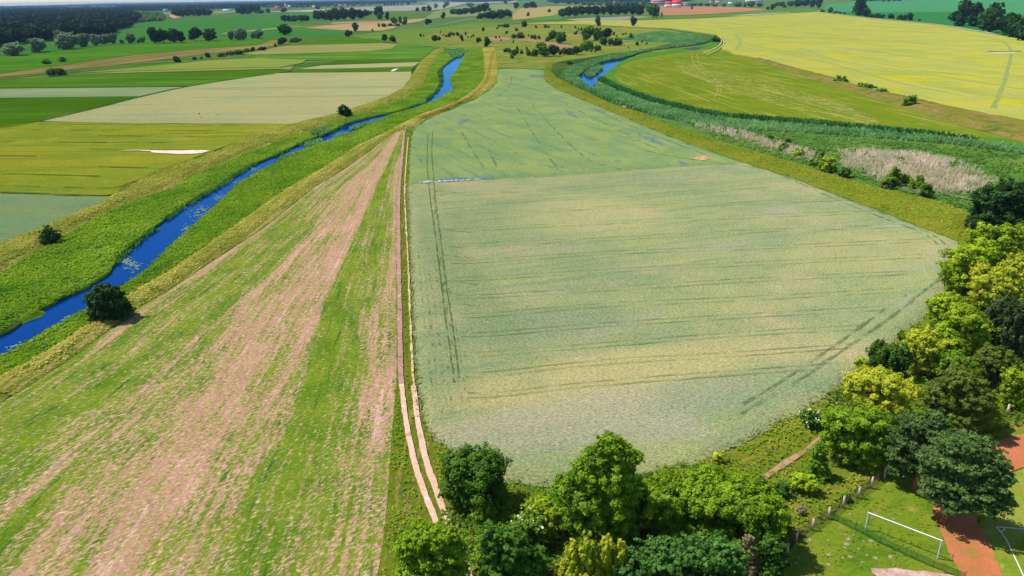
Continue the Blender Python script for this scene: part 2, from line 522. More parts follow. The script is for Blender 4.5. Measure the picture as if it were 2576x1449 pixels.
# fallow strip, rows fanning out along it
FL = [(-420, 1265), (-200, 1130), (0, 1016), (162, 915), (350, 775), (425, 730), (644, 587), (690, 554), (794, 469), (869, 424), (931, 381), (985, 336), (1008, 324)]
FR = [(900, 1640), (930, 1520), (950, 1449), (965, 1350), (975, 1250), (985, 1100), (998, 950), (998, 750), (1000, 600), (1003, 500), (1009, 400), (1018, 340), (1022, 324)]
fl = np.array(wpoly(FL)); fr = np.array(wpoly(FR))
ys = np.concatenate([np.arange(58, 150, .9), np.arange(150, fl[-1][1], 1.8)])
def xl(y): return np.interp(y, fl[:, 1], fl[:, 0])
def xr(y): return np.interp(y, fr[:, 1], fr[:, 0])
nx = 90
s = np.linspace(0, 1, nx)
L_, R_ = xl(ys), xr(ys)
X = L_[:, None] + (R_ - L_)[:, None] * s[None]
Y = np.repeat(ys[:, None], nx, 1)
Z = .05 + .14 * vnoise(X, Y, 1.4, 2) * (np.minimum(s, 1 - s)[None] > .012)
UVr = np.stack([np.repeat(s[None] * 62, len(ys), 0), Y + 0 * X], -1).reshape(-1, 2)
ii = np.arange(len(ys) * nx).reshape(len(ys), nx)
Q = np.stack([ii[:-1, :-1], ii[:-1, 1:], ii[1:, 1:], ii[1:, :-1]], -1).reshape(-1, 4)
t = NT("stubble_soil")
tc = t.n("ShaderNodeTexCoord"); uvc = tc.outputs["UV"]; ob = tc.outputs["Object"]
soil = t.mix(t.ramp(t.noise(uvc, 1 / 14, 4), .35, .65), S(198, 148, 132), S(174, 138, 108))
soil = t.mix(t.ramp(t.noise(t.stretch(uvc, math.pi / 2, 34, 1.6), 1.0, 4, .6), .55, .72), soil, S(228, 182, 170))
soil = t.mix(t.ramp(t.noise(t.stretch(uvc, 1.3, 2.2, .7), 1.0, 4, .6), .5, .62), soil, S(164, 148, 90))
sx = t.n("ShaderNodeSeparateXYZ", _0=uvc)
big = t.noise(t.stretch(uvc, math.pi / 2, 70, 5.5), 1.0, 5, .62, .3)
med = t.noise(t.stretch(uvc, math.pi / 2, 16, 2.2), 1.0, 5, .68, .4)
right = t.math('MULTIPLY', t.math('MULTIPLY', t.ramp(sx.outputs[0], 42, 48), t.ramp(sx.outputs[0], 58.5, 54)), .115)
midp = t.math('MULTIPLY', t.math('MULTIPLY', t.ramp(sx.outputs[0], 20, 30), t.ramp(sx.outputs[0], 46, 40)), -.028)
farp = t.math('MULTIPLY', t.math('MULTIPLY', t.ramp(sx.outputs[1], 130, 260), t.ramp(sx.outputs[0], 46, 40)), -.05)
leftb = t.math('ADD', t.math('ADD', midp, farp), t.math('MULTIPLY', t.math('MULTIPLY', t.ramp(sx.outputs[0], 1.5, 6), t.ramp(sx.outputs[0], 32, 18)), .09))
gsum = t.math('ADD', t.math('ADD', t.math('MULTIPLY', big, .5), t.math('MULTIPLY', med, .5)), t.math('ADD', right, leftb))
rowl = t.noise(t.stretch(uvc, math.pi / 2, 90, .75), 1.0, 3, .6)
gsum = t.math('ADD', gsum, t.math('MULTIPLY', t.math('SUBTRACT', rowl, .5), .30))
speck = t.noise(t.stretch(ob, 1.1, .9, .35), 1.0, 4, .7)
gsum = t.math('ADD', gsum, t.math('MULTIPLY', t.math('SUBTRACT', speck, .5), .8))
gfac = t.ramp(gsum, .455, .58)
gcol = t.mix(t.ramp(t.noise(uvc, 1 / 9, 4), .4, .62), S(118, 138, 36, .74), S(92, 124, 26, .74))
gcol = t.mix(t.ramp(t.noise(t.stretch(uvc, math.pi / 2, 12, 1.3), 1.0, 4), .58, .68), gcol, S(64, 108, 34, .7))
col = t.mix(gfac, soil, gcol)
straw = t.ramp(t.noise(t.stretch(ob, .6, .9, .3), 1.0, 3, .7), .54, .64)
col = t.mix(t.math('MULTIPLY', t.math('MULTIPLY', straw, t.math('SUBTRACT', 1.0, t.math('MULTIPLY', t.ramp(gsum, .56, .66), .85))), .7), col, S(214, 198, 142))
fn = t.noise(ob, 1 / .45, 3, .7)
vv = t.n("ShaderNodeVectorMath", dict(operation='SCALE'), _0=col)
t.t.links.new(t.math('ADD', t.math('MULTIPLY', fn, 1.3), .35), vv.inputs["Scale"])
bs = t.n("ShaderNodeBsdfDiffuse", Color=vv.outputs[0])
bp = t.n("ShaderNodeBump", Strength=.5, Distance=.3, Height=fn); t.t.links.new(bp.outputs[0], bs.inputs["Normal"])
m_fallow = t.surf(bs.outputs[0])
tag(link("fallow_field", mesh_np("fallow_field", np.stack([X, Y, Z], -1).reshape(-1, 3), Q, smooth=True, uv=UVr), m_fallow),
    "pink and green streaked fallow field left of the track", None, None, "structure")

# dikes and grassy river banks
E_L = [(0, 612), (142, 557), (257, 506), (287, 488), (375, 438), (525, 391), (642, 336), (744, 311), (856, 285), (894, 271), (969, 246), (1019, 216),
       (1034, 193), (1056, 158), (1074, 141), (1094, 126), (1112, 119)]
G_L = [(0, 690), (100, 628), (225, 559), (330, 507), (425, 477), (520, 427), (644, 377), (750, 341), (850, 304), (950, 271), (1022, 246), (1062, 211),
       (1080, 172), (1100, 142), (1118, 127)]
K_R = [(-90, 1010), (0, 945), (75, 909), (150, 862), (237, 805), (325, 740), (425, 682), (562, 587), (644, 529), (719, 476), (819, 419), (894, 369), (969, 334),
       (1044, 294), (1144, 259), (1194, 226), (1219, 194), (1217, 140), (1212, 122)]
L_R = [(-90, 1075), (0, 1014), (162, 913), (350, 773), (425, 728), (644, 585), (690, 552), (794, 467), (869, 422), (931, 379), (994, 334), (1031, 321), (1046, 318),
       (1075, 297), (1130, 274), (1200, 244), (1236, 221), (1250, 203), (1254, 170), (1244, 120)]
a_riv = wang((200, 800), (700, 450))
m_bank = ground_mat("bank_grass", S(106, 144, 30), S(124, 150, 32), 9, c=S(66, 116, 40), cs=(9, 3), ang=a_riv, cr=(.5, .66), d=S(126, 138, 42), ds=3.2,
                    dr=(.56, .7), fine=.9, famt=.34, bump=.6, bdist=.6)
m_dike = ground_mat("dry_dike_grass", S(156, 152, 62), S(134, 144, 50), 12, c=S(190, 176, 100), cs=(30, 1.6), ang=a_riv, cr=(.5, .64), d=S(104, 122, 36), ds=3,
                    fine=.8, famt=.36, bump=.6, bdist=.6)
m_tuftg = leaf_mat("grass_blades", S(70, 112, 26), S(128, 152, 44), .25, .03)
m_tufto = leaf_mat("dry_grass_blades", S(110, 112, 36), S(168, 158, 76), .25, .03)
patch("river_bank", [(-90, 742)] + G_L + [(1150, 127)] + RIV_L_LEFT[::-1], m_bank, z=.06, step=1.5, zfun=lumps(.45, 3.2, 11), skirt=.95, jag=.35,
      label="lush grass bank on the far side of the left river")
patch("river_bank", RIV_L_RIGHT + [(1190, 122), (1212, 122)] + K_R[::-1], m_bank, z=.07, step=1.5, zfun=lumps(.3, 3.0, 15), skirt=.95, jag=.35,
      label="lush grass bank on the near side of the left river")
patch("dike", [(-90, 650)] + E_L + G_L[::-1] + [(-90, 742)], m_dike, z=.09, step=1.6, zfun=ridge(.9, 3.5, .25, 2.6, 21), skirt=.2, jag=.4,
      label="olive brown grassy dike along the left hand fields")
patch("dike", K_R + L_R[::-1], m_dike, z=.10, step=1.4, zfun=ridge(.7, 2.6, .2, 2.2, 25), skirt=.2, jag=.35,
      label="dry grass dike between the left river and the fallow field")
ribbon("dirt_path", [[(1240, 128), (1232, 170), (1222, 205), (1190, 236), (1140, 262), (1050, 297)]], 2.6, 1.05,
       broken_mat("worn_soil", S(160, 116, 62), 9, .3, .6, .8), label="reddish worn path on the dike beside the wheat", step=4)

# right hand dike between wheat and reeds
RD_O = [(1392, 158), (1385, 178), (1397, 193), (1463, 226), (1538, 261), (1613, 284), (1675, 311), (1763, 339), (1813, 356), (1913, 386), (2032, 419), (2107, 444), (2220, 476),
        (2307, 494), (2407, 519), (2450, 545), (2455, 600)]
RD_I = [(u - 2, v + 3) for u, v in [(1372, 158), (1370, 188), (1377, 204), (1401, 220), (1451, 241), (1521, 270), (1601, 304), (1701, 345), (1801, 381), (1880, 407), (2000, 445), (2100, 484), (2200, 520),
        (2300, 560), (2370, 587), (2408, 600)]]
a_rd = wang((1700, 335), (2200, 500))
m_rdike = ground_mat("olive_dike_grass", S(122, 136, 34), S(134, 136, 40), 14, c=S(160, 122, 60), cs=(40, 2.0), ang=a_rd, cr=(.56, .68), camt=.6, d=S(96, 118, 26), ds=5,
                     fine=1.0, famt=.32, bump=.5, bdist=.5)
patch("dike", RD_O + RD_I[::-1], m_rdike, z=.1, step=1.6, zfun=ridge(1.0, 5, .2, 2.4, 31), skirt=.2, jag=.4, label="olive dike curving between the wheat and the reed beds")

# right floodplain
a_fp = wang((1800, 360), (2400, 440))
m_flood = ground_mat("marsh_grass", S(96, 136, 56), S(84, 126, 56), 20, c=S(116, 142, 66), cs=(40, 8), ang=a_fp, d=S(56, 108, 44), ds=6, dr=(.54, .68), fine=1.2, famt=.34, bump=.6, bdist=.8)
m_reedg = ground_mat("reed_litter", S(70, 128, 76), S(62, 118, 66), 12, d=S(54, 108, 50), ds=4, fine=1.2, famt=.3)
patch("flood_meadow", [(1600, 280), (1720, 305), (1840, 322), (1980, 330), (2120, 340), (2260, 350), (2400, 364), (2700, 402), (2700, 580), (2458, 600), (2452, 545), (2407, 518), (2307, 493),
                       (2220, 475), (2107, 443), (2032, 418), (1913, 385), (1813, 355), (1675, 310)], m_flood, z=.05, step=3.2, zfun=lumps(.5, 6, 41), label="green marsh meadow beside the right hand dike")
MOW = [(1545, 192), (1562, 166), (1600, 151), (1660, 139), (1740, 129), (1800, 122), (1812, 124), (1836, 131), (1900, 151), (2000, 186), (2100, 217), (2200, 247), (2300, 282),
       (2400, 312), (2500, 336), (2530, 347), (2450, 346), (2350, 334), (2250, 322), (2150, 313), (2000, 301), (1850, 290), (1750, 270), (1650, 240), (1600, 224), (1560, 206)]
a_mow = wang((1700, 165), (2200, 300))
m_mow = ground_mat("mown_hay_meadow", S(124, 138, 30), S(110, 132, 26), 40, c=S(176, 172, 82), cs=(95, 2.0), ang=a_mow, cr=(.55, .66), camt=.85, d=S(158, 152, 66), ds=24, dr=(.52, .7), damt=.7,
                   e=S(88, 128, 34), es=20, er=(.58, .72), ew=(3, .3), fine=1.5, famt=.22)
patch("hay_meadow", MOW, m_mow, z=.12, edge_step=8, jag=1.0, label="mown yellow green hay meadow inside the river bend")
m_hayline = broken_mat("cut_hay", S(182, 178, 96), 6, .34, .62, .75)
sw = []
for i in range(11):
    q = i / 10 + .035 * math.sin(i * 7.3)
    sw.append([(1700 + 20 * q, 158 + 26 * q), (1800 + 10 * q, 172 + 44 * q), (1920 + 20 * q, 202 + 58 * q), (2060 + 30 * q, 246 + 46 * q), (2190 + 25 * q, 292 + 18 * q)])
ribbon("hay_swath", sw, 1.5, .16, m_hayline, "pale raked hay lines across the mown meadow", step=6, jag=.9)
ribbon("wheel_tracks", [[(1740, 137), (1745, 160), (1772, 185), (1800, 210), (1805, 230), (1796, 248)], [(1752, 137), (1760, 160), (1785, 185), (1812, 212), (1812, 232), (1808, 250)]],
       .9, .17, m_hayline, "curved pale wheel tracks on the mown meadow", step=5)
patch("dike", [(1800, 121), (1812, 112), (1822, 110), (1818, 124), (1850, 137), (1932, 151), (2002, 171), (2120, 201), (2180, 223), (2290, 246), (2400, 271), (2500, 291), (2700, 330), (2700, 400),
               (2580, 360), (2530, 347), (2500, 336), (2400, 312), (2300, 282), (2200, 247), (2100, 217), (2000, 186), (1900, 151), (1836, 131)],
      ground_mat("brown_slope_grass", S(138, 128, 58), S(120, 126, 48), 16, c=S(164, 126, 84), cs=(40, 4), ang=wang((1900, 145), (2400, 275)), cr=(.52, .66), d=S(92, 108, 38), ds=8, fine=1.4, famt=.3),
      z=.15, step=3.6, zfun=ridge(1.6, 7, .7, 5, 51), skirt=.2, label="brown grass slope below the yellow field")
m_rut = plain_mat("pale_track_soil", S(206, 190, 128), .95, .12, .5)
ribbon("wheel_tracks", [[(1768, 134), (1786, 126), (1806, 116), (1815, 104), (1806, 94)], [(1776, 137), (1794, 129), (1813, 118), (1821, 105), (1811, 93)]], 1.0, 1.9, m_rut,
       "sandy double track bending round the yellow field", step=5)
m_mgreen = ground_mat("bend_grass", S(92, 140, 40), S(80, 132, 46), 20, d=S(110, 142, 40), ds=6, fine=1.4, famt=.3)
patch("grass_verge", [(1503, 206), (1512, 193), (1536, 177), (1562, 157), (1580, 146), (1620, 136), (1700, 124), (1770, 114), (1800, 108), (1808, 114), (1800, 122), (1740, 129), (1660, 139), (1600, 151),
                      (1562, 166), (1545, 192), (1560, 206), (1600, 224), (1650, 240), (1750, 270), (1850, 290), (2000, 301), (2150, 313), (2250, 322), (2350, 334), (2450, 346), (2530, 347), (2700, 384),
                      (2452, 357), (2370, 347), (2182, 328), (2057, 317), (1932, 307), (1830, 299), (1760, 288), (1700, 274), (1640, 260), (1600, 247), (1560, 232)],
      m_mgreen, z=.08, edge_step=8, jag=.8, label="bright green verge between the hay meadow and the river")

# yellow field
YF = [(1310, 59), (1400, 55), (1463, 52), (1613, 51), (1738, 47), (1932, 37), (2057, 29), (2145, 41), (2257, 52), (2357, 61), (2457, 77), (2576, 100), (2800, 150), (2800, 350), (2576, 307),
      (2500, 290), (2400, 270), (2290, 245), (2180, 222), (2120, 200), (2002, 170), (1932, 150), (1850, 136), (1816, 122), (1824, 107), (1820, 97), (1800, 87), (1763, 81), (1688, 71), (1588, 67), (1500, 62), (1368, 60)]
a_y = wang((1932, 96), (2500, 168))
m_yel = ground_mat("yellow_crop", S(184, 180, 84), S(168, 174, 84), 70, c=S(156, 166, 70), cs=(220, 14), ang=a_y, cr=(.48, .64), camt=.8, d=S(192, 184, 48), ds=40, dr=(.48, .66), damt=.9, fine=1.6, famt=.18,
                   bump=.3, bdist=.8)
patch("yellow_field", YF, m_yel, z=1.3, edge_step=9, jag=.7, skirt=1.35, label="wide yellow flowering crop field at the upper right")
m_tram = plain_mat("tramline_green", S(142, 156, 74), .95, .1, .4)
def tl(lines, w, z, mat, lab, step=5, jag=.6): ribbon("tramlines", lines, w, z, mat, lab, step=step, jag=jag)
tl([[(1932, 96), (2130, 122), (2350, 150), (2540, 174)], [(1932, 62), (2090, 80), (2250, 101), (2430, 128)], [(2010, 119), (2100, 150), (2230, 172), (2420, 187), (2570, 205)],
    [(1850, 60), (1990, 58), (2100, 63)], [(2230, 104), (2330, 104), (2420, 110)], [(1950, 130), (2090, 160), (2250, 205), (2420, 240)]], 2.0, 1.33, m_tram, "thin darker tramlines across the yellow field")
tl([[(2415, 82), (2470, 91), (2515, 101), (2536, 115), (2543, 128), (2541, 150), (2533, 180), (2525, 210), (2510, 245), (2498, 272)]], 2.4, 1.34, m_tram, "curved darker band along the right of the yellow field")
tl([[(1850, 85), (1861, 100), (1862, 112), (1850, 124)]], 4, 1.34, m_tram, "short curved line at the tip of the yellow field")
patch("bare_strip", [(2475, 132), (2500, 130), (2540, 131), (2560, 130), (2548, 134), (2515, 135), (2490, 134)], plain_mat("pale_soil", S(206, 190, 140), .9), z=1.36, label="pale bare strip in the yellow field near its right edge")
patch("crop_gap", [(2476, 132), (2490, 128), (2530, 129), (2565, 127), (2572, 129), (2540, 131), (2500, 131)], plain_mat("dark_crop", S(104, 118, 44), .9, .2, .5), z=1.40, label="dark crop edge behind the pale bare strip")

# left hand fields
a_l = wang((50, 400), (500, 396))
LF = {
 "barley": ([(-400, 330), (0, 320), (90, 306), (300, 310), (660, 312), (744, 311), (642, 336), (525, 391), (375, 438), (287, 488), (260, 492), (0, 482), (-400, 474)], S(150, 164, 48), S(132, 156, 48)),
}
m_barley = ground_mat("barley", S(158, 160, 44), S(144, 154, 44), 36, c=S(130, 148, 46), cs=(120, 5), ang=a_l, cr=(.48, .64), d=S(168, 168, 60), ds=22, damt=.7, e=S(112, 142, 48), es=18, er=(.6, .72), ew=(4, .22),
                      fine=1.2, famt=.25, bump=.4, bdist=.6)
patch("barley_field", LF["barley"][0], m_barley, z=.7, step=5.0, zfun=lumps(.3, 7, 61), skirt=.75, jag=.5, label="yellow green barley field left of the river with dark rows")
m_bluegreen = ground_mat("blue_green_crop", S(134, 156, 104), S(122, 150, 104), 26, c=S(142, 158, 96), cs=(50, 5), ang=a_l, fine=.9, famt=.24, bump=.4)
patch("rye_field", [(-400, 478), (0, 484), (260, 494), (286, 492), (142, 559), (0, 614), (-90, 655), (-400, 780)], m_bluegreen, z=.6, step=4.0, zfun=lumps(.2, 5, 63), skirt=.7, jag=.5, label="bluish green crop field at the left edge below the barley")
m_pale = ground_mat("pale_cereal", S(186, 180, 120), S(176, 176, 118), 45, c=S(146, 164, 116), cs=(260, 6), ang=a_l, cr=(.54, .68), d=S(184, 174, 116), ds=40, damt=.7, fine=1.4, famt=.18)
patch("cereal_field", [(92, 304), (252, 267), (352, 242), (482, 214), (692, 184), (860, 182), (1034, 180), (1035, 193), (1019, 216), (969, 246), (894, 271), (856, 285), (744, 311), (660, 311), (300, 309)],
      m_pale, z=.66, edge_step=8, jag=.6, skirt=.7, label="pale cereal field on the left between river and green strips")
m_strip = ground_mat("pale_strip_crop", S(158, 170, 122), S(146, 164, 112), 50, c=S(134, 158, 104), cs=(120, 6), ang=a_l, cr=(.5, .64), fine=1.6, famt=.18)
m_dkgreen = ground_mat("beet_green", S(72, 112, 8), S(80, 118, 12), 60, c=S(88, 136, 40), cs=(150, 8), ang=a_l, cr=(.54, .68), fine=1.5, famt=.2)
patch("green_field", [(-400, 252), (0, 247), (345, 243), (250, 267), (90, 305), (0, 319), (-400, 330)], m_dkgreen, z=.5, edge_step=12, jag=.5, skirt=.5, label="deep green field at the left edge beside the pale cereal")
patch("pale_strip", [(-400, 227), (0, 223), (498, 218), (350, 242), (0, 246), (-400, 251)], m_strip, z=.62, edge_step=12, jag=.5, skirt=.6, label="narrow pale crop strip between two deep green fields at the left edge")
m_green2 = ground_mat("young_green_crop", S(76, 120, 12), S(86, 126, 18), 60, c=S(98, 142, 42), cs=(200, 12), ang=a_l, cr=(.5, .66), fine=2, famt=.18)
patch("green_field", [(-400, 212), (0, 203), (200, 187), (500, 179), (690, 174), (738, 178), (690, 184), (482, 216), (0, 222), (-400, 226)], m_green2, z=.5, edge_step=14, jag=.5, skirt=.5, label="long deep green strip field above the pale strip on the left")
ribbon("grass_margin", [[(-60, 330), (40, 316), (92, 305), (252, 268), (352, 242.5), (482, 215), (640, 191), (692, 184.5)]], 2.2, .95, m_dkgreen, "thin dark grass margin along the upper left of the cereal field", step=4)
m_yg = ground_mat("yellow_green_crop", S(146, 162, 64), S(134, 158, 62), 80, c=S(160, 160, 80), cs=(200, 10), ang=a_l, fine=2, famt=.15)
m_tan = ground_mat("tan_crop", S(160, 158, 84), S(150, 154, 80), 60, c=S(172, 160, 92), cs=(200, 10), ang=a_l, fine=2, famt=.15)
m_brownstrip = ground_mat("brown_grass", S(146, 126, 66), S(128, 122, 62), 60, c=S(168, 150, 88), cs=(260, 9), ang=wang((0, 190), (500, 128)), cr=(.5, .62), fine=2, famt=.18)
patch("yellow_green_strip", [(190, 183), (430, 161), (520, 152), (644, 146), (770, 150), (760, 158), (700, 170), (640, 169), (300, 179)], m_yg, z=.5, edge_step=14, skirt=.5, label="yellow green strip field below the hawthorn bushes on the left")
patch("brown_strip", [(200, 186), (300, 180), (640, 170), (705, 171), (740, 165), (730, 175), (690, 173), (500, 178)], m_tan, z=.55, edge_step=14, label="thin tan strip along the long green field")
patch("meadow_strip", [(-400, 232), (0, 194), (175, 176), (300, 162), (437, 147), (525, 135), (644, 125), (720, 108), (690, 100), (644, 114), (500, 124), (350, 137), (250, 150), (150, 165), (0, 185), (-400, 215)],
      m_brownstrip, z=.3, edge_step=20, label="brownish mown strip crossing the left meadows")
ribbon("ditch_verge", [[(-200, 212), (0, 198), (175, 180), (300, 171), (425, 160), (480, 153)]], 7, .35, m_bank, "dark grassy ditch below the brownish strip", step=8)
m_mead = ground_mat("lush_meadow", S(74, 132, 24), S(84, 138, 24), 90, c=S(108, 146, 30), cs=(260, 30), ang=.2, cr=(.5, .68), d=S(64, 126, 44), ds=30, fine=2.5, famt=.16)
m_mead2 = ground_mat("far_meadow", S(66, 130, 48), S(74, 134, 46), 140, c=S(88, 140, 52), cs=(400, 40), ang=.2, fine=4, famt=.12)
patch("lush_meadow", [(-400, 214), (0, 184), (150, 164), (250, 149), (350, 136), (500, 123), (644, 113), (690, 99), (640, 97), (380, 108), (200, 122), (0, 142), (-400, 185)], m_mead, z=.22, label="vivid green meadow in front of the grey green willows")
patch("far_meadow", [(-400, 183), (0, 140), (200, 121), (380, 107), (640, 96), (860, 90), (865, 79), (735, 70), (710, 62), (795, 52), (795, 30), (700, 33), (560, 43), (430, 50), (350, 58), (300, 80), (0, 100), (-400, 140)],
      m_mead2, z=.26, label="wide green meadow between the dark wood and the village")
patch("strip_meadow", [(644, 147), (640, 138), (800, 134), (920, 130), (1000, 111), (1054, 114), (1092, 124), (1072, 140), (1056, 157), (1040, 158), (880, 151), (755, 152)],
      ground_mat("mixed_meadow", S(94, 140, 40), S(80, 132, 36), 40, c=S(150, 168, 70), cs=(120, 5), ang=a_l, cr=(.56, .66), fine=2, famt=.18), z=.34, edge_step=14, label="green meadow with light streaks left of the river bend")
patch("pale_strip", [(752, 174), (812, 164), (1056, 156), (1040, 167), (900, 171)], m_pale, z=.52, edge_step=12, skirt=.5, label="narrow pale strip ending at the dike above the cereal field")
patch("green_field", [(800, 163), (860, 151), (1060, 147), (1054, 156)], m_dkgreen, z=.48, edge_step=12, label="small deep green wedge above the narrow pale strip")
patch("green_field", [(735, 184), (752, 175), (900, 172), (1040, 168), (1034, 179), (860, 181)], m_green2, z=.48, edge_step=12, label="thin green strip with a sandy scar above the cereal field")
m_sand = plain_mat("bare_sand", S(240, 208, 190, .8), .95, .08, .6)
patch("sand_scar", [(982, 179), (990, 174), (1003, 172), (996, 176), (990, 179)], m_sand, z=.62, label="small pale sand scar by the dike")
patch("tan_field", [(612, 134), (720, 115), (960, 108), (1000, 111), (985, 122), (920, 129), (800, 133), (640, 137)], m_tan, z=.5, edge_step=16, skirt=.5, label="tan crop strip among the green strips on the left")
patch("green_field", [(735, 114), (780, 103), (860, 93), (890, 92), (940, 99), (985, 106), (960, 108)], m_green2, z=.45, edge_step=16, skirt=.4, label="green wedge field behind the tan strip")
patch("sand_patch", [(300, 379), (340, 378), (380, 380), (378, 383), (415, 385), (450, 388), (480, 387), (510, 384), (532, 379), (505, 376), (460, 378), (420, 378), (380, 377), (340, 376)],
      m_sand, z=.78 + .28, edge_step=2, jag=.6, label="whitish bare sand patch in the barley field")
m_rowdark = broken_mat("flattened_barley", S(96, 114, 28), 9, .36, .58, .85, 0.0, (2.2, 1))
rows = [[(100, 311), (300, 313), (600, 314)], [(80, 326), (300, 327), (560, 328)], [(250, 340), (400, 342), (565, 345)], [(0, 356), (200, 357), (430, 358)], [(200, 374), (360, 376), (520, 377)], [(0, 391), (90, 392)],
        [(250, 418), (310, 420), (370, 422)], [(0, 436), (120, 439), (250, 442)], [(0, 466), (100, 468)], [(160, 470), (230, 472), (290, 470), (340, 455)], [(0, 482), (130, 487), (255, 492)],
        [(644, 341), (560, 370), (480, 400), (380, 436), (300, 478)]]
tl(rows, 1.1, 1.06, m_rowdark, "broken dark rows in the yellow green barley", step=2.5, jag=1.0)

# middle scrub meadow between the rivers
a_c = wang((1250, 110), (1700, 100))
m_scrub = ground_mat("scrub_meadow", S(138, 144, 56), S(120, 140, 52), 40, c=S(164, 152, 76), cs=(150, 18), ang=a_c, cr=(.48, .64), d=S(90, 118, 42), ds=16, dr=(.52, .68), e=S(160, 130, 90), es=40, er=(.64, .76), ew=(2, .6),
                     fine=1.6, famt=.24)
patch("scrub_meadow", [(1244, 120), (1254, 170), (1300, 171), (1370, 174), (1388, 160), (1420, 152), (1470, 146), (1560, 132), (1700, 114), (1768, 103), (1735, 86), (1690, 76), (1590, 70), (1500, 65), (1368, 62), (1270, 62), (1180, 74),
                       (1090, 84), (1060, 94), (1100, 108), (1150, 116), (1200, 121)], m_scrub, z=.16, edge_step=14, jag=1.5, label="olive scrub meadow dotted with bushes between the rivers")
m_red = ground_mat("reddish_soil", S(186, 128, 92), S(178, 146, 118), 20, d=S(140, 134, 66), ds=9, fine=2, famt=.2)
patch("bare_soil", [(1292, 99), (1330, 97), (1372, 104), (1400, 110), (1448, 118), (1430, 124), (1405, 122), (1375, 113), (1340, 105)], m_red, z=.3, edge_step=10, jag=2, label="reddish bare soil patch behind the thicket in the scrub meadow")
patch("bare_soil", [(1215, 95), (1245, 92), (1290, 95), (1286, 100), (1250, 103), (1222, 100)], m_red, z=.3, edge_step=10, jag=2, label="pale reddish bare patch left of the bushes in the scrub meadow")
m_bend = ground_mat("bend_meadow", S(100, 140, 46), S(116, 142, 50), 50, c=S(140, 148, 66), cs=(150, 16), ang=-.3, d=S(82, 128, 44), ds=20, fine=2, famt=.2)
patch("river_meadow", [(860, 92), (940, 82), (1010, 74), (1100, 68), (1180, 60), (1290, 56), (1270, 62), (1180, 74), (1090, 84), (1060, 94), (1100, 108), (1150, 116), (1214, 122), (1150, 127), (1118, 120), (1054, 113), (1000, 108), (940, 98)],
      m_bend, z=.2, edge_step=16, jag=2, label="green river meadow at the top of the left bend")
ribbon("old_channel", [[(1001, 73), (1050, 69), (1094, 64), (1140, 56), (1169, 50), (1195, 45)]], 22, .4, ground_mat("grey_reed", S(128, 146, 122), S(100, 132, 92), 20, d=S(80, 112, 80), ds=9, fine=3), "grey green reed line of an old channel", step=12, jag=.8)

# far fields
FAR = [
 ("tan_field", [(765, 70), (860, 60), (980, 52), (1077, 46), (1068, 51), (1010, 62), (990, 71), (960, 77), (900, 78)], (196, 170, 112), (186, 156, 108), "sandy tan field in front of the long copse"),
 ("pink_field", [(830, 61), (838, 56), (900, 53), (975, 51), (900, 57)], (176, 150, 120), (164, 148, 112), "pinkish strip behind the sandy tan field"),
 ("pale_field", [(640, 30), (760, 25), (900, 18), (1145, 9), (1165, 11), (1110, 24), (960, 29), (800, 30)], (176, 170, 156), (168, 166, 140), "pale lilac grey field before the far village"),
 ("cream_field", [(755, 26.5), (870, 22.5), (875, 26), (760, 29)], (218, 200, 140), (204, 190, 130), "cream strip of ripe crop near the church village"),
 ("pale_field", [(1060, 7), (1170, 4), (1300, 1), (1300, 6), (1180, 9), (1100, 12)], (178, 180, 150), (160, 172, 130), "pale far field below the blue woods"),
 ("grass_field", [(1090, 30), (1170, 14), (1290, 10), (1310, 20), (1288, 34), (1200, 40), (1100, 46), (1060, 52)], (150, 158, 96), (134, 150, 90), "dry grass land around the two far copses"),
 ("tan_field", [(1290, 50), (1288, 36), (1310, 21), (1380, 16), (1520, 13), (1526, 18), (1412, 22), (1402, 35), (1380, 43)], (188, 164, 96), (178, 160, 92), "orange tan field left of the pine copse"),
 ("green_field", [(1325, 46), (1412, 36), (1425, 46), (1400, 50), (1340, 50)], (92, 140, 62), (104, 146, 62), "small green field at the left foot of the pine copse"),
 ("lilac_field", [(1418, 49), (1480, 45), (1620, 40), (1645, 45), (1600, 51), (1500, 52), (1450, 52)], (164, 160, 140), (158, 156, 132), "greyish strip in front of the pine copse"),
 ("brown_field", [(1660, 15), (1735, 16), (1813, 16), (1900, 21), (1932, 25), (1850, 31), (1788, 35), (1700, 38), (1660, 39)], (190, 140, 98), (182, 132, 92), "reddish brown field before the red roofed village"),
 ("green_field", [(1560, 49), (1662, 40), (1790, 36), (1932, 27), (2000, 23), (2048, 24), (2056, 28), (1932, 36), (1738, 46), (1613, 50)], (112, 142, 56), (96, 132, 50), "green strip between the brown and yellow fields"),
 ("pale_strip", [(1830, 41), (1880, 36), (1985, 31), (1990, 32), (1932, 36)], (176, 190, 150), (168, 184, 140), "pale sliver beside the yellow field"),
 ("green_field", [(2060, 27), (2085, 10), (2200, 2), (2576, -13), (2900, -19), (2900, 170), (2576, 99), (2457, 76), (2357, 60), (2257, 51), (2145, 40)], (70, 144, 84), (82, 152, 92), "wide bluish green field at the top right corner"),
 ("dark_green_field", [(2090, 35), (2110, 30), (2180, 31), (2395, 30), (2700, 52), (2700, 125), (2576, 98), (2457, 76), (2357, 60), (2257, 51), (2145, 40)], (52, 124, 58), (60, 128, 60), "darker green crop between the tall trees at the upper right"),
 ("sandy_bank", [(425, 40), (432, 35), (464, 34), (466, 39), (450, 44), (436, 46)], (232, 178, 150), (214, 160, 130), "pink sandy scar below the far left village"),
 ("village_green", [(400, 31), (470, 29), (535, 28), (620, 25), (620, 29), (540, 35), (470, 36), (410, 37)], (140, 160, 100), (130, 150, 96), "light green village meadow behind the sandy scar"),
]
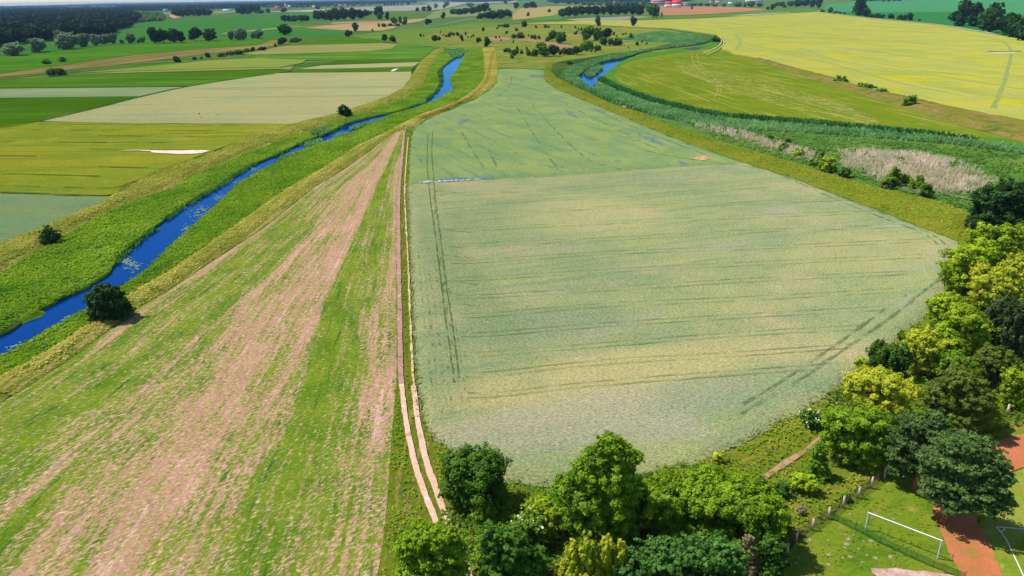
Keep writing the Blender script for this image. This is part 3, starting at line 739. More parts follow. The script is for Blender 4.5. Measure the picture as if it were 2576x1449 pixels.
for i, (nm, p, a, b, lab) in enumerate(FAR):
    patch(nm, p, ground_mat("far_crop_" + nm, S(*a), S(*b), 120, c=S(*[x * .93 for x in b]), cs=(400, 25), ang=.1, fine=4, famt=.1), z=.55 + .012 * i, label=lab)
ribbon("farm_track", [[(560, 84), (644, 76), (740, 67), (850, 63), (960, 59)]], 9, .5, m_rut, "pale farm track across the far meadow", step=20)
ribbon("farm_track", [[(2056, 26), (2145, 40), (2257, 51.5), (2357, 61), (2457, 77), (2500, 84)]], 5, 1.9, plain_mat("grey_track", S(188, 184, 170), .9), "grey track along the top of the yellow field", step=12)
m_ex = plain_mat("river_mud", S(60, 52, 90), .5)
patch("mud_pool", [(1722, 121), (1745, 118), (1768, 119), (1755, 123), (1735, 124)], m_ex, z=.4, label="dark mud pool at the corner of the hay meadow")

# the two-rut track
m_pink = ground_mat("pinkish_track", S(206, 160, 150), S(196, 156, 132), 7, d=S(226, 190, 172), ds=2, fine=.35, famt=.25, e=S(186, 146, 118), es=3, holes=(.9, .28, .46))
m_sandt = ground_mat("sandy_track", S(240, 206, 182, .8), S(236, 198, 162, .8), 6, d=S(250, 224, 208, .8), ds=1.6, fine=.3, famt=.22, e=S(214, 176, 140), es=2.5, holes=(.6, .24, .38))
m_verge = ground_mat("track_verge", S(112, 126, 34), S(126, 128, 44), 6, c=S(160, 146, 70), cs=(16, .8), ang=math.pi / 2, cr=(.54, .66), d=S(82, 110, 30), ds=2.2, fine=.6, famt=.36, bump=.6, bdist=.4)
VERG = [(1022, 325), (1034, 330), (1034, 400), (1028, 470), (1032, 560), (1040, 700), (1044, 860), (1053, 960), (1069, 1050), (1094, 1092), (1142, 1136), (1202, 1172), (1282, 1209), (1390, 1226), (1500, 1300),
        (1400, 1640), (895, 1660), (925, 1520), (950, 1449), (965, 1350), (975, 1250), (985, 1100), (996, 950), (997, 750), (999, 600), (1002, 500), (1008, 400), (1017, 340)]
patch("track_verge", VERG, m_verge, z=.04, step=1.3, zfun=lumps(.3, 1.8, 71), jag=.25, label="grassy verge of the field track")
RUT_L = [(1017, 332), (1011, 400), (1004, 480), (1003, 600), (1005, 750), (1007, 900), (1010, 965)]
RUT_L2 = [(1010, 962), (1020, 1050), (1040, 1150), (1065, 1230), (1092, 1300), (1108, 1350), (1130, 1420), (1150, 1500)]
RUT_R = [(1027, 345), (1021, 420), (1018, 480), (1021, 560), (1026, 650), (1030, 750), (1036, 900), (1041, 970), (1050, 1050), (1070, 1150), (1095, 1225), (1118, 1290), (1140, 1350), (1170, 1410), (1195, 1480)]
ribbon("track_rut", [RUT_L], .85, .42, m_pink, "pinkish left rut of the field track farther off", step=.5, jag=.35)
ribbon("track_rut", [RUT_L2], .72, .40, m_sandt, "pale sandy left rut of the track nearest the camera", step=.35, jag=.3)
ribbon("track_rut", [RUT_R[:8]], .34, .41, plain_mat("straw_soil", S(206, 184, 128), .95, .2, 1.0), "thin broken right rut of the track farther off", step=.8, jag=1.2)
ribbon("track_rut", [RUT_R[7:]], .78, .405, m_sandt, "pale sandy right rut of the track nearest the camera", step=.35, jag=.3)

# wheat tramlines
m_wt = broken_mat("wheat_tramline", S(88, 112, 62), 2.2, .34, .56, .8)
m_wt2 = broken_mat("wheat_tramline_soft", S(92, 122, 74), 5, .38, .62, .6)
T1 = [(1076, 340), (1074, 400), (1078, 460), (1085, 520), (1096, 600), (1108, 700), (1120, 800), (1132, 880), (1142, 960)]
T2 = [(1088, 330), (1086, 380), (1090, 440), (1095, 500), (1108, 600), (1120, 700), (1132, 780), (1146, 880), (1155, 950)]
TR = [[(1600, 372), (1700, 395), (1880, 418), (1960, 438), (2050, 478), (2150, 520), (2250, 558), (2330, 590), (2368, 628), (2380, 660), (2360, 700), (2300, 750), (2220, 812), (2120, 880), (2000, 960), (1860, 1040)],
      [(1980, 440), (2070, 478), (2170, 518), (2270, 556), (2350, 592), (2388, 625)],
      [(2280, 740), (2200, 795), (2100, 868), (1990, 940), (1870, 1015)]]
TH = []
for k in range(13):
    q = k / 12
    v0 = 486 + 500 * q ** 1.25; u0 = 1105 + 70 * q
    v1 = v0 - 40 - 34 * q; u1 = min(2060 + 900 * q, 2340 - 420 * max(0, q - .45))
    for o in (0, 1):
        dv = o * (5 + 7 * q)
        w_ = 3 * math.sin(k * 2.1)
        TH.append([(u0, v0 + dv), (u0 + 70, v0 - 1 + dv), (u0 * .66 + u1 * .34, v0 * .63 + v1 * .37 + dv + w_), (u0 * .33 + u1 * .67, v0 * .3 + v1 * .7 + dv - w_ * .5), (u1, v1 + dv)])
ribbon("tramlines", [T1, T2], .30, .965, m_wt, "paired dark tramlines down the left of the wheat", step=1.2, jag=1.2)
T3 = [[(1052 + i * 13, 640 + 22 * (i % 3)), (1062 + i * 15, 760), (1072 + i * 16, 860), (1084 + i * 17, 960 + 18 * (i % 4)), (1096 + i * 18, 1040)] for i in range(6)]
ribbon("tramlines", T3, .3, .966, broken_mat("wheat_gap", S(94, 112, 66), 2.0, .48, .66, .5), "short dark gaps between the drill rows at the left rim of the wheat", step=1.0, jag=1.2)
LOOPS = []
for v in (478, 520, 575, 640, 705, 760):
    k = (v - 440) / 400
    LOOPS.append([(1092 + 40 * k, v + 30), (1086 + 40 * k, v + 14), (1096 + 42 * k, v + 2), (1125 + 46 * k, v + 4), (1170 + 46 * k, v + 10)])
ribbon("tramlines", LOOPS, .4, .967, m_wt2, "turning loops of the tramlines at the left rim of the wheat", step=1.2, jag=1.2)
ribbon("tramlines", TR, .6, .968, m_wt2, "curved tramlines round the right edge of the wheat", step=1.4, jag=1.3)
# faint cross lines: broken so they fade in and out
t = NT("faint_tramline")
tc = t.n("ShaderNodeTexCoord")
fa = t.ramp(t.noise(t.stretch(tc.outputs["Object"], a_w, 22, 1.5), 1.0, 4, .65), .34, .64)
df = t.n("ShaderNodeBsdfDiffuse", Color=S(106, 138, 84)); tr_ = t.n("ShaderNodeBsdfTransparent")
m_faint = t.surf(t.n("ShaderNodeMixShader", Fac=t.math('MULTIPLY', fa, .55), _1=tr_.outputs[0], _2=df.outputs[0]).outputs[0])
ribbon("tramlines", TH, .34, .962, m_faint, "faint paired tramlines across the pale wheat", step=1.6, jag=1.0)
UPL = [[(1330, 250), (1400, 330), (1480, 400), (1560, 425)], [(1300, 270), (1350, 350), (1400, 420)], [(1160, 330), (1190, 380), (1215, 420)], [(1420, 260), (1560, 330), (1700, 395)], [(1480, 270), (1620, 330), (1790, 395)],
       [(1288, 190), (1282, 215), (1255, 240), (1200, 258)], [(1230, 380), (1250, 420)]]
t = NT("faint_blue_line")
tc = t.n("ShaderNodeTexCoord")
fa = t.ramp(t.noise(tc.outputs["Object"], 1 / 9, 4, .6), .4, .6)
df = t.n("ShaderNodeBsdfDiffuse", Color=S(96, 132, 110)); tr_ = t.n("ShaderNodeBsdfTransparent")
m_faint2 = t.surf(t.n("ShaderNodeMixShader", Fac=t.math('MULTIPLY', fa, .5), _1=tr_.outputs[0], _2=df.outputs[0]).outputs[0])
ribbon("tramlines", UPL, .8, .99, m_faint2, "faint bluish tramlines fanning over the greener wheat", step=2.5, jag=1.0)
# cornflower patches in the crop
t = NT("cornflowers")
tc = t.n("ShaderNodeTexCoord")
fa = t.ramp(t.noise(t.stretch(tc.outputs["Object"], a_w, 3.0, 1.2), 1.0, 5, .75), .38, .74)
df = t.n("ShaderNodeBsdfDiffuse", Color=S(104, 114, 178)); tr_ = t.n("ShaderNodeBsdfTransparent")
m_corn = t.surf(t.n("ShaderNodeMixShader", Fac=t.math('MULTIPLY', fa, .85), _1=tr_.outputs[0], _2=df.outputs[0]).outputs[0])
CF = [[(1148, 309), (1160, 301), (1178, 299), (1180, 304), (1165, 312), (1152, 313)], [(1328, 193), (1340, 187), (1366, 188), (1362, 195), (1340, 196)], [(1418, 276), (1432, 279), (1455, 293), (1450, 297), (1430, 288)],
      [(1540, 400), (1556, 400), (1562, 408), (1548, 410)], [(1704, 404), (1722, 406), (1736, 415), (1722, 418), (1710, 411)], [(1095, 452), (1130, 446), (1180, 445), (1240, 443), (1240, 449), (1180, 455), (1110, 459)],
      [(1600, 333), (1640, 346), (1680, 366), (1665, 366), (1620, 348)], [(1494, 268), (1520, 280), (1530, 290), (1505, 280)]]
for i, p in enumerate(CF):
    patch("cornflower_patch", p, m_corn, z=1.0, edge_step=2, jag=.8, kind="stuff", label=["violet blue flower patch near the left rim of the greener wheat", "blue flower patch at the far tip of the wheat", "blue streak of flowers in the upper middle of the greener wheat",
          "small blue flower spot at the boundary of the two wheat fields", "blue flower spot beside the sandy patch in the wheat", "long blue flower band at the left end of the wheat boundary", "blue flower streak along the right rim of the greener wheat",
          "small blue flower streak high on the right rim of the wheat"][i], cat="flowers")
m_whitef = NT("white_flowers")
tc = m_whitef.n("ShaderNodeTexCoord")
fa = m_whitef.ramp(m_whitef.noise(tc.outputs["Object"], 1 / .9, 4, .7), .5, .58)
m_whitef = m_whitef.surf(m_whitef.n("ShaderNodeMixShader", Fac=fa, _1=m_whitef.n("ShaderNodeBsdfTransparent").outputs[0], _2=m_whitef.n("ShaderNodeBsdfDiffuse", Color=S(224, 228, 238)).outputs[0]).outputs[0])
patch("white_flowers", [(1050, 457), (1100, 453), (1160, 450), (1210, 448), (1212, 451), (1160, 454), (1105, 458), (1055, 461)], m_whitef, z=1.04, edge_step=2, jag=.6, kind="stuff", label="thin band of white flowers at the left end of the wheat boundary", cat="flowers")
patch("sand_patch", [(1742, 399), (1755, 394), (1775, 391), (1790, 395), (1783, 402), (1760, 404)], broken_mat("orange_sand", S(214, 170, 120), 2.2, .36, .5, .95), z=1.0, edge_step=1.5, jag=.8, label="small orange sand patch near the corner of the greener wheat")
patch("sand_patch", [(1562, 266), (1568, 266), (1580, 270), (1575, 270)], broken_mat("pale_sand", S(214, 180, 140), 1.5, .4, .5, .9), z=1.0, edge_step=1.5, jag=.5, label="tiny pale sand patch near the right rim of the wheat")
patch("sand_patch", [(1086, 430), (1089, 430), (1091, 440), (1089, 441)], broken_mat("orange_scar", S(196, 164, 120), 1.0, .4, .6, .8), z=1.0, label="tiny pale sand spot at the end of the paired tramlines")

# rough grass and sports ground at the lower right
m_rough = ground_mat("rough_grass", S(126, 132, 40), S(108, 128, 36), 7, c=S(154, 138, 62), cs=(10, 2), ang=wang((1700, 1180), (2060, 1030)), cr=(.52, .66), d=S(88, 112, 30), ds=2.4, fine=.5, famt=.38, bump=.6, bdist=.4)
ROUGH = [(1390, 1225), (1540, 1209), (1640, 1196), (1700, 1184), (1760, 1159), (1830, 1129), (1900, 1089), (2010, 1034), (2060, 1004), (2110, 969), (2180, 910), (2250, 852), (2330, 792), (2375, 732), (2385, 692), (2405, 652), (2417, 622),
         (2410, 602), (2460, 604), (2700, 590), (2900, 900), (2900, 1080), (2576, 1080), (2480, 1112), (2300, 1180), (2225, 1200), (2085, 1300), (1990, 1370), (1800, 1700), (1300, 1700), (1400, 1400)]
patch("rough_grass", ROUGH, m_rough, z=.05, step=1.1, zfun=lumps(.4, 1.6, 81), jag=.3, label="rough olive grass between the wheat and the trees")
ribbon("foot_path", [[(1880, 1225), (1912, 1207), (1960, 1176), (2010, 1142), (2055, 1112), (2120, 1070)]], .75, .46, broken_mat("path_soil", S(196, 154, 122), 1.4, .3, .58, .9), "narrow pinkish foot path through the rough grass", step=.5, jag=.7)
m_lawn = ground_mat("pitch_grass", S(112, 138, 34), S(128, 142, 44), 8, c=S(92, 124, 30), cs=(8, 2.5), ang=.4, d=S(150, 146, 62), ds=3, dr=(.56, .72), fine=.35, famt=.3, bump=.5, bdist=.2)
patch("sports_lawn", [(1930, 1420), (2085, 1300), (2225, 1202), (2300, 1182), (2390, 1140), (2480, 1112), (2576, 1078), (2900, 1000), (3100, 1800), (1800, 1800)], m_lawn, z=.09, step=1.0, zfun=lumps(.12, 1.2, 83), label="mown lawn behind the goal")
m_pitch = ground_mat("dry_pitch_grass", S(152, 158, 66), S(140, 152, 56), 9, c=S(122, 142, 44), cs=(9, 3), ang=.9, d=S(172, 166, 86), ds=3, fine=.35, famt=.22, bump=.3, bdist=.1)
patch("football_pitch", [(2455, 1322), (2500, 1290), (2545, 1190), (2620, 1160), (2900, 1100), (3100, 1800), (2560, 1800), (2530, 1500), (2520, 1449), (2495, 1376)], m_pitch, z=.23, edge_step=1, jag=.25, label="yellowish football pitch at the right edge")
m_clay = ground_mat("red_clay", S(206, 130, 88), S(198, 122, 80), 5, d=S(176, 128, 72), ds=1.6, dr=(.52, .66), e=S(150, 138, 62), es=5, er=(.6, .72), fine=.25, famt=.22)
patch("clay_track", [(2440, 1520), (2412, 1436), (2390, 1393), (2362, 1330), (2348, 1300), (2345, 1240), (2390, 1165), (2470, 1118), (2576, 1090), (2800, 1040), (2800, 1110), (2600, 1168), (2540, 1186), (2485, 1220), (2458, 1270), (2457, 1321), (2495, 1376), (2520, 1449), (2545, 1520)],
      m_clay, z=.25, edge_step=1, jag=.2, label="reddish clay running track passing under the pine")
m_line = plain_mat("white_line_paint", S(238, 228, 206, .8), .9, .04, 3)
ribbon("pitch_marking", [[(2507, 1325), (2530, 1355), (2552, 1400), (2575, 1449), (2600, 1500)]], .13, .262, m_line, "white touch line of the pitch", step=.4, jag=.2)
ribbon("pitch_marking", [[(2507, 1325), (2530, 1327), (2576, 1331), (2700, 1342)]], .13, .263, m_line, "white goal line at the pitch corner", step=.4, jag=.2)
ribbon("pitch_marking", [[(2517, 1339), (2524, 1334), (2530, 1327.5)]], .11, .264, m_line, "white corner arc of the pitch", step=.3, jag=.2)
patch("bare_sand", [(2188, 1427), (2210, 1430), (2240, 1436), (2275, 1432), (2330, 1440), (2400, 1447), (2420, 1470), (2300, 1500), (2230, 1460), (2196, 1440)], ground_mat("pinkish_sand", S(222, 186, 178), S(196, 160, 140), 2, d=S(150, 140, 80), ds=1.2, fine=.3), z=.24, edge_step=.7, jag=.4,
      label="pinkish bare sand patch on the lawn at the bottom edge")
# small grass island in the river
patch("grass_island", [(28, 812), (50, 795), (80, 783), (108, 781), (116, 787), (105, 797), (75, 808), (40, 822)], m_bank, z=-.5, step=.7, zfun=ridge(.9, 1.8, .4, 1.5, 91), label="small grassy island in the left river")

# ---------------------------------------------------------------- foliage building
def leaf_quads(C, N, size, r, flat=0.35, aspect=1.0):
    """irregular leaf-spray quads at C facing roughly N"""
    n = len(C)
    N = N + r.normal(0, flat, (n, 3)); N /= np.linalg.norm(N, axis=1)[:, None] + 1e-9
    A = r.normal(0, 1, (n, 3)); T = np.cross(N, A); T /= np.linalg.norm(T, axis=1)[:, None] + 1e-9
    B = np.cross(N, T)
    s = (size * r.uniform(.45, 1.6, n))[:, None] * .5
    c = lambda a, b: C + T * (a * s * aspect) + B * (b * s)
    j = lambda: r.uniform(.65, 1.25, n)[:, None]
    V = np.stack([c(-1, -1) * 1.0 + 0, C + T * s * aspect * j() - B * s * j(), C + T * s * aspect * j() * .9 + B * s * j() * .9, C - T * s * aspect * j() + B * s * j()], 1)
    Q = np.arange(n * 4).reshape(n, 4)
    return V.reshape(-1, 3), Q

def crown_leaves(blobs, leaf, r, cover=2.2, lobe=.30, style='round', zmin=.25):
    """leaves on the shells of small lobes that sit on larger ellipsoids; blobs: (cx,cy,cz,rx,ry,rz)"""
    Cs, Ns, Ts = [], [], []
    B = np.array(blobs, dtype=float)
    for (cx, cy, cz, rx, ry, rz) in B:
        R = (rx * ry * rz) ** (1 / 3)
        lr = max(R * lobe, leaf * 1.5)
        area = 4 * math.pi * ((((rx * ry) ** 1.6 + (rx * rz) ** 1.6 + (ry * rz) ** 1.6) / 3) ** (1 / 1.6))
        nl = int(np.clip(area / (lr * lr * 1.5), 8, 220))
        i = np.arange(nl) + .5
        ph = np.arccos(1 - 2 * i / nl); th = math.pi * (1 + 5 ** .5) * i + r.uniform(0, 6)
        D = np.stack([np.cos(th) * np.sin(ph), np.sin(th) * np.sin(ph), np.cos(ph)], 1) + r.normal(0, .16, (nl, 3))
        k = r.uniform(.55, 1.06, nl)[:, None]
        keep_ = r.random(nl) > .1
        D, k = D[keep_], k[keep_]
        P = np.array([cx, cy, cz]) + D * k * np.array([rx, ry, rz]) * .88
        for p, dd in zip(P, D):
            q = lr * r.uniform(.65, 1.3)
            m = int(max(6, cover * 2.6 * q * q * 3.1 / (leaf * leaf) * .55))
            a = r.normal(0, 1, (m, 3)); a /= np.linalg.norm(a, axis=1)[:, None]
            a = a + dd * .55 + np.array([0, 0, .35]); a /= np.linalg.norm(a, axis=1)[:, None] + 1e-9
            sq = np.array([1, 1, .75]) if style != 'pine' else np.array([1.25, 1.25, .42])
            if style == 'weep': sq = np.array([.7, .7, 1.5])
            if style == 'up': sq = np.array([.5, .5, 1.7])
            if style == 'round' and m > 8:
                out = (a * dd).sum(1)[:, None]                      # sprays reach outward and up
                a = a + dd * np.clip(out, 0, 1) * r.uniform(.2, .9) + np.array([0, 0, .25]) * np.clip(out, 0, 1)
            c = p + a * q * sq * (r.uniform(.5, 1.08, m) + (r.random(m) < .12) * r.uniform(.1, .5, m))[:, None]
            Cs.append(c); Ns.append(a * .8 + np.array([-.12, 0, .5])); Ts.append(np.clip(.1 + .75 * r.random() + r.normal(0, .2, m) + .15 * a[:, 2], 0, 1))
    C = np.vstack(Cs); N = np.vstack(Ns); T = np.concatenate(Ts)
    # leaves buried deep inside another blob never show
    inner = np.zeros(len(C), bool)
    for (cx, cy, cz, rx, ry, rz) in B:
        inner |= (((C - [cx, cy, cz]) / ([rx * .55, ry * .55, rz * .55])) ** 2).sum(1) < 1
    k = (~inner) & (C[:, 2] > zmin)
    return C[k], N[k], T[k]

def tube(path, radii, seg=7):
    P = [np.array(p, float) for p in path]
    V = []; Q = []
    for i, p in enumerate(P):
        t = P[min(i + 1, len(P) - 1)] - P[max(i - 1, 0)]; t /= np.linalg.norm(t) + 1e-9
        a = np.cross(t, [0.3, 1, 0.1]); a /= np.linalg.norm(a) + 1e-9; b = np.cross(t, a)
        for k in range(seg):
            an = 2 * math.pi * k / seg
            V.append(p + (a * math.cos(an) + b * math.sin(an)) * radii[i])
    for i in range(len(P) - 1):
        for k in range(seg):
            Q.append((i * seg + k, i * seg + (k + 1) % seg, (i + 1) * seg + (k + 1) % seg, (i + 1) * seg + k))
    return np.array(V), np.array(Q)

def join(parts):
    V = []; Q = []; o = 0
    for v, q in parts:
        V.append(v); Q.append(q + o); o += len(v)
    return np.vstack(V), np.vstack(Q)

def trunk_mesh(top, r0, r, limbs=(), lean=(0, 0)):
    p = [(0, 0, -.2), (lean[0] * .3 + r.normal(0, .05), lean[1] * .3, top * .35), (lean[0] * .7, lean[1] * .7 + r.normal(0, .05), top * .7), (lean[0], lean[1], top)]
    parts = [tube(p, [r0 * 1.25, r0 * .9, r0 * .62, r0 * .2])]
    for (lx, ly, lz) in limbs:
        h = top * r.uniform(.3, .6)
        s = np.array([lean[0] * h / top, lean[1] * h / top, h]); e = np.array([lx, ly, lz])
        mid = (s + e) / 2 + np.array([0, 0, .06 * top])
        parts.append(tube([s, mid, e], [r0 * .5, r0 * .32, r0 * .08], 5))
    return join(parts)

m_bark = plain_mat("bark", S(92, 78, 62), .95, .25, 3.0)
m_barkp = plain_mat("pine_bark", S(158, 104, 70), .95, .25, 3.0)
LM = {
 "lime": leaf_mat("lime_leaves", S(92, 134, 6), S(184, 206, 34, 1.05), .38, .02),
 "fresh": leaf_mat("fresh_leaves", S(78, 122, 4, .92), S(162, 192, 32, 1.0), .38, .02),
 "yellow": leaf_mat("yellow_green_leaves", S(132, 152, 16, .9), S(206, 210, 56, 1.05), .38, .02),
 "green": leaf_mat("green_leaves", S(60, 112, 8, .85), S(156, 194, 36), .36, .02),
 "dark": leaf_mat("dark_green_leaves", S(34, 76, 10, .8), S(108, 152, 38, .9), .32, .02),
 "deep": leaf_mat("deep_dark_leaves", S(24, 56, 20, .75), S(70, 110, 42, .8), .25, .02),
 "olive": leaf_mat("olive_leaves", S(62, 86, 16, .8), S(128, 148, 48, .9), .32, .02),
 "grey": leaf_mat("grey_drooping_leaves", S(42, 68, 24, .75), S(96, 120, 58, .85), .28, .03),
 "forest": leaf_mat("forest_leaves", S(8, 28, 12, .7), S(40, 66, 32, .7), .15, .01),
 "far": leaf_mat("far_tree_leaves", S(10, 38, 14, .75), S(70, 116, 40, .9), .2, .01),
 "willow": leaf_mat("willow_leaves", S(76, 108, 66, .85), S(150, 174, 130, .95), .3, .04),
 "pine": leaf_mat("pine_needles", S(34, 68, 16, .78), S(112, 144, 66, .85), .2, .03),
 "drycone": leaf_mat("dry_larch_needles", S(112, 112, 70, .85), S(190, 172, 124, .95), .25, .02),
 "teal": leaf_mat("teal_bush_leaves", S(36, 86, 18, .8), S(104, 154, 56, .9), .32, .03),
}
m_petal = plain_mat("white_petals", (.72, .70, .52, 1), .8, .05)

def blob_at(u, v, a, b, base, dy=0.0):
    """an ellipsoid on the upright plane through the tree's base, from its place in the photograph"""
    d = ray(u, v)
    n = np.array([base[0], base[1], 0.0]); n /= np.linalg.norm(n)
    t = np.dot(np.array(base) - EYE, n) / np.dot(d, n)
    c = EYE + d * t + n * dy
    mpp = depth(c) / F_PX
    del_ = math.atan2(-d[2], math.hypot(d[0], d[1]))
    a *= .92; b *= .92
    rx = a * mpp; ry = rx * .92
    rz = math.sqrt(max((b * mpp) ** 2 - (ry * math.sin(del_)) ** 2, (.42 * b * mpp) ** 2)) / math.cos(del_)
    return [c[0] - base[0], c[1] - base[1], c[2], rx, ry, rz]

def near_tree(name, kind, base_px, blobs_px, label, cat="tree", leaf=None, group=None, lobe=.24, style='round', cover=1.9, trunk=.0, pine=False, flowers=0, seed=1, aspect=1.0, lean=None, z0=0.0):
    base = at(*base_px); base[2] = 0.0
    r = np.random.default_rng(seed * 131 + int(base_px[0]))
    bl = [blob_at(*(b if len(b) > 4 else b), base) if len(b) == 4 else blob_at(b[0], b[1], b[2], b[3], base, b[4]) for b in blobs_px]
    mpp = depth(base) / F_PX
    leaf = leaf or max(.16, 3.2 * mpp)
    root = empty(name, base); root.location.z = z0
    C, N, T = crown_leaves(bl, leaf, r, cover, lobe, style, .15)
    V, Q = leaf_quads(C, N, leaf, r, .5, aspect)
    link("crown", mesh_np("crown", V, Q, T), LM[kind], root)
    top = max(b[2] for b in bl); r0 = trunk or .03 * top + .05
    cx = float(np.mean([b[0] for b in bl])); cy = float(np.mean([b[1] for b in bl]))
    V, Q = trunk_mesh(top * .9, r0, r, [(b[0], b[1], b[2]) for b in bl], lean or (cx * .7, cy * .7))
    link("trunk", mesh_np("trunk", V, Q, smooth=True), m_barkp if pine else m_bark, root)
    if flowers:
        k = r.choice(len(C), min(flowers, len(C)), replace=False)
        k = k[(N[k, 2] > .2)]
        V, Q = leaf_quads(C[k] + N[k] * .18 + np.array([0, 0, .1]), N[k], .17, r, .4)
        link("blossom", mesh_np("blossom", V, Q), m_petal, root)
    return tag(root, label, cat, group)

def bush(kind, base_px, blobs_px, label, **kw):
    return near_tree(kw.pop("name", "bush"), kind, base_px, blobs_px, label, cat="bush", **kw)

# --- foreground trees and bushes
bush("dark", (1195, 1272), [(1190, 1195, 72, 66), (1160, 1180, 44, 46), (1225, 1175, 48, 46), (1150, 1225, 42, 40), (1228, 1228, 46, 42), (1190, 1240, 60, 36)],
     "round dense dark green bush beside the sandy track at the near edge of the wheat", lobe=.24, seed=3)
near_tree("tall_tree", "fresh", (1530, 1392), [(1533, 1118, 34, 30), (1508, 1150, 42, 34), (1565, 1145, 36, 30), (1480, 1190, 48, 40), (1540, 1190, 56, 42), (1590, 1150, 24, 22), (1428, 1232, 40, 40), (1488, 1250, 62, 46),
          (1550, 1250, 58, 46), (1500, 1312, 66, 46), (1560, 1320, 48, 40), (1462, 1300, 44, 38), (1520, 1362, 66, 38)], "tallest fresh green tree at the near edge of the wheat, uneven pointed top", seed=4, lobe=.25)
bush("dark", (1600, 1350), [(1598, 1255, 26, 46), (1590, 1220, 22, 30), (1604, 1300, 26, 36)], "dark ivy green tree close against the right side of the tallest tree", name="ivy_tree", seed=5)
bush("dark", (1634, 1262), [(1632, 1215, 22, 26), (1640, 1238, 22, 18)], "small dark bush between the tallest tree and the wheat edge", seed=6)
bush("green", (1678, 1228), [(1678, 1196, 22, 24), (1668, 1210, 18, 14)], "small round green bush at the wheat edge behind the wide spreading tree", seed=7)
near_tree("spreading_tree", "fresh", (1775, 1372), [(1700, 1245, 94, 56), (1780, 1232, 104, 54), (1862, 1250, 96, 58), (1645, 1300, 64, 52), (1740, 1305, 104, 62), (1845, 1310, 104, 60), (1915, 1300, 60, 58), (1690, 1352, 80, 44), (1800, 1350, 100, 40)],
          "wide spreading light green tree at the middle of the bottom edge", seed=8, lobe=.2)
bush("dark", (1960, 1350), [(1958, 1300, 26, 28), (1962, 1325, 22, 20)], "dark bush tucked against the right side of the wide spreading tree", seed=9)
near_tree("broad_tree", "teal", (1690, 1500), [(1600, 1420, 60, 44), (1680, 1392, 76, 40), (1765, 1385, 72, 38), (1830, 1400, 50, 46), (1650, 1460, 90, 44), (1750, 1450, 96, 50), (1830, 1455, 60, 40), (1560, 1460, 40, 34)],
          "broad dark bluish green tree cut by the bottom edge of the picture", seed=10, lobe=.16)
bush("yellow", (1480, 1475), [(1440, 1410, 22, 44), (1478, 1398, 22, 48), (1525, 1392, 24, 42), (1560, 1395, 20, 36), (1430, 1448, 40, 34), (1490, 1450, 60, 36)], "yellow green upright shrub at the bottom edge between the two big trees", seed=11, style='up', lobe=.3)
near_tree("larch", "drycone", (1888, 1480), [(1882, 1365, 12, 22), (1884, 1395, 18, 24), (1888, 1425, 24, 28), (1888, 1455, 28, 26)], "half dry pale brown larch standing at the bottom edge among green trees", seed=12, lobe=.3, style='pine')
near_tree("leafy_tree", "dark", (1945, 1490), [(1942, 1375, 26, 28), (1955, 1410, 28, 32), (1935, 1440, 34, 30)], "dark leafy tree at the bottom edge right of the half dry larch", seed=13)
bush("green", (1336, 1378), [(1330, 1310, 42, 26), (1355, 1335, 30, 26), (1310, 1335, 34, 26)], "elder bush covered in white blossom below the tallest tree", name="elder_bush", seed=14, flowers=90, lobe=.24)
bush("dark", (1272, 1470), [(1240, 1360, 36, 44), (1285, 1375, 46, 46), (1330, 1410, 46, 40), (1262, 1420, 54, 40), (1320, 1445, 52, 30)], "dark thicket below the white blossoming elder at the bottom edge", name="thicket", seed=15, lobe=.22)
bush("green", (1216, 1318), [(1212, 1290, 24, 24), (1228, 1302, 24, 18)], "small green bush just below the round dark bush", seed=16)
bush("lime", (1395, 1345), [(1378, 1278, 42, 24), (1405, 1305, 44, 26), (1385, 1325, 40, 22), (1350, 1270, 30, 18)], "low bright green brambles between the elder and the tallest tree", name="bramble", seed=17, lobe=.22)
bush("olive", (1250, 1470), [(1250, 1425, 26, 26), (1236, 1442, 22, 20)], "small olive bush at the bottom edge right of the sandy track", seed=18)
near_tree("roadside_tree", "fresh", (1080, 1490), [(1060, 1345, 50, 28), (1110, 1345, 40, 26), (1030, 1375, 36, 30), (1085, 1385, 64, 38), (1140, 1385, 34, 34), (1060, 1425, 64, 36), (1130, 1430, 46, 34)], "light green tree overhanging the track at the bottom edge", seed=19, lobe=.26)

# --- trees along the right
near_tree("dark_tree", "deep", (2512, 592), [(2490, 505, 40, 34), (2535, 490, 46, 32), (2575, 505, 40, 34), (2460, 548, 26, 26), (2510, 540, 52, 36), (2570, 548, 44, 34)], "big dark green tree at the right edge where the olive dike ends", seed=21, lobe=.24)
near_tree("maple", "lime", (2495, 700), [(2480, 598, 38, 34), (2525, 608, 44, 38), (2565, 600, 30, 30), (2470, 640, 46, 34), (2530, 650, 44, 34)], "yellow green maple directly below the big dark tree at the right edge", seed=22, lobe=.25)
near_tree("maple", "lime", (2440, 742), [(2415, 660, 38, 36), (2458, 642, 44, 34), (2435, 695, 48, 32), (2400, 690, 28, 26)], "yellow green maple reaching over the right corner of the wheat", seed=23, lobe=.25)
near_tree("maple", "yellow", (2525, 792), [(2500, 710, 52, 40), (2550, 690, 44, 40), (2540, 748, 48, 36), (2478, 742, 32, 26)], "brightest yellow maple at the right edge below the two other maples", seed=24, lobe=.25)
near_tree("round_tree", "lime", (2374, 828), [(2365, 770, 30, 30), (2390, 760, 24, 22), (2360, 795, 28, 20), (2385, 788, 28, 24)], "small round bright green tree below the right corner of the wheat", seed=25, lobe=.25)
near_tree("maple", "lime", (2430, 895), [(2432, 795, 42, 28), (2400, 838, 46, 30), (2455, 838, 36, 36), (2420, 868, 46, 26)], "bright green maple between the small round tree and the dark grey tree", seed=26, lobe=.25)
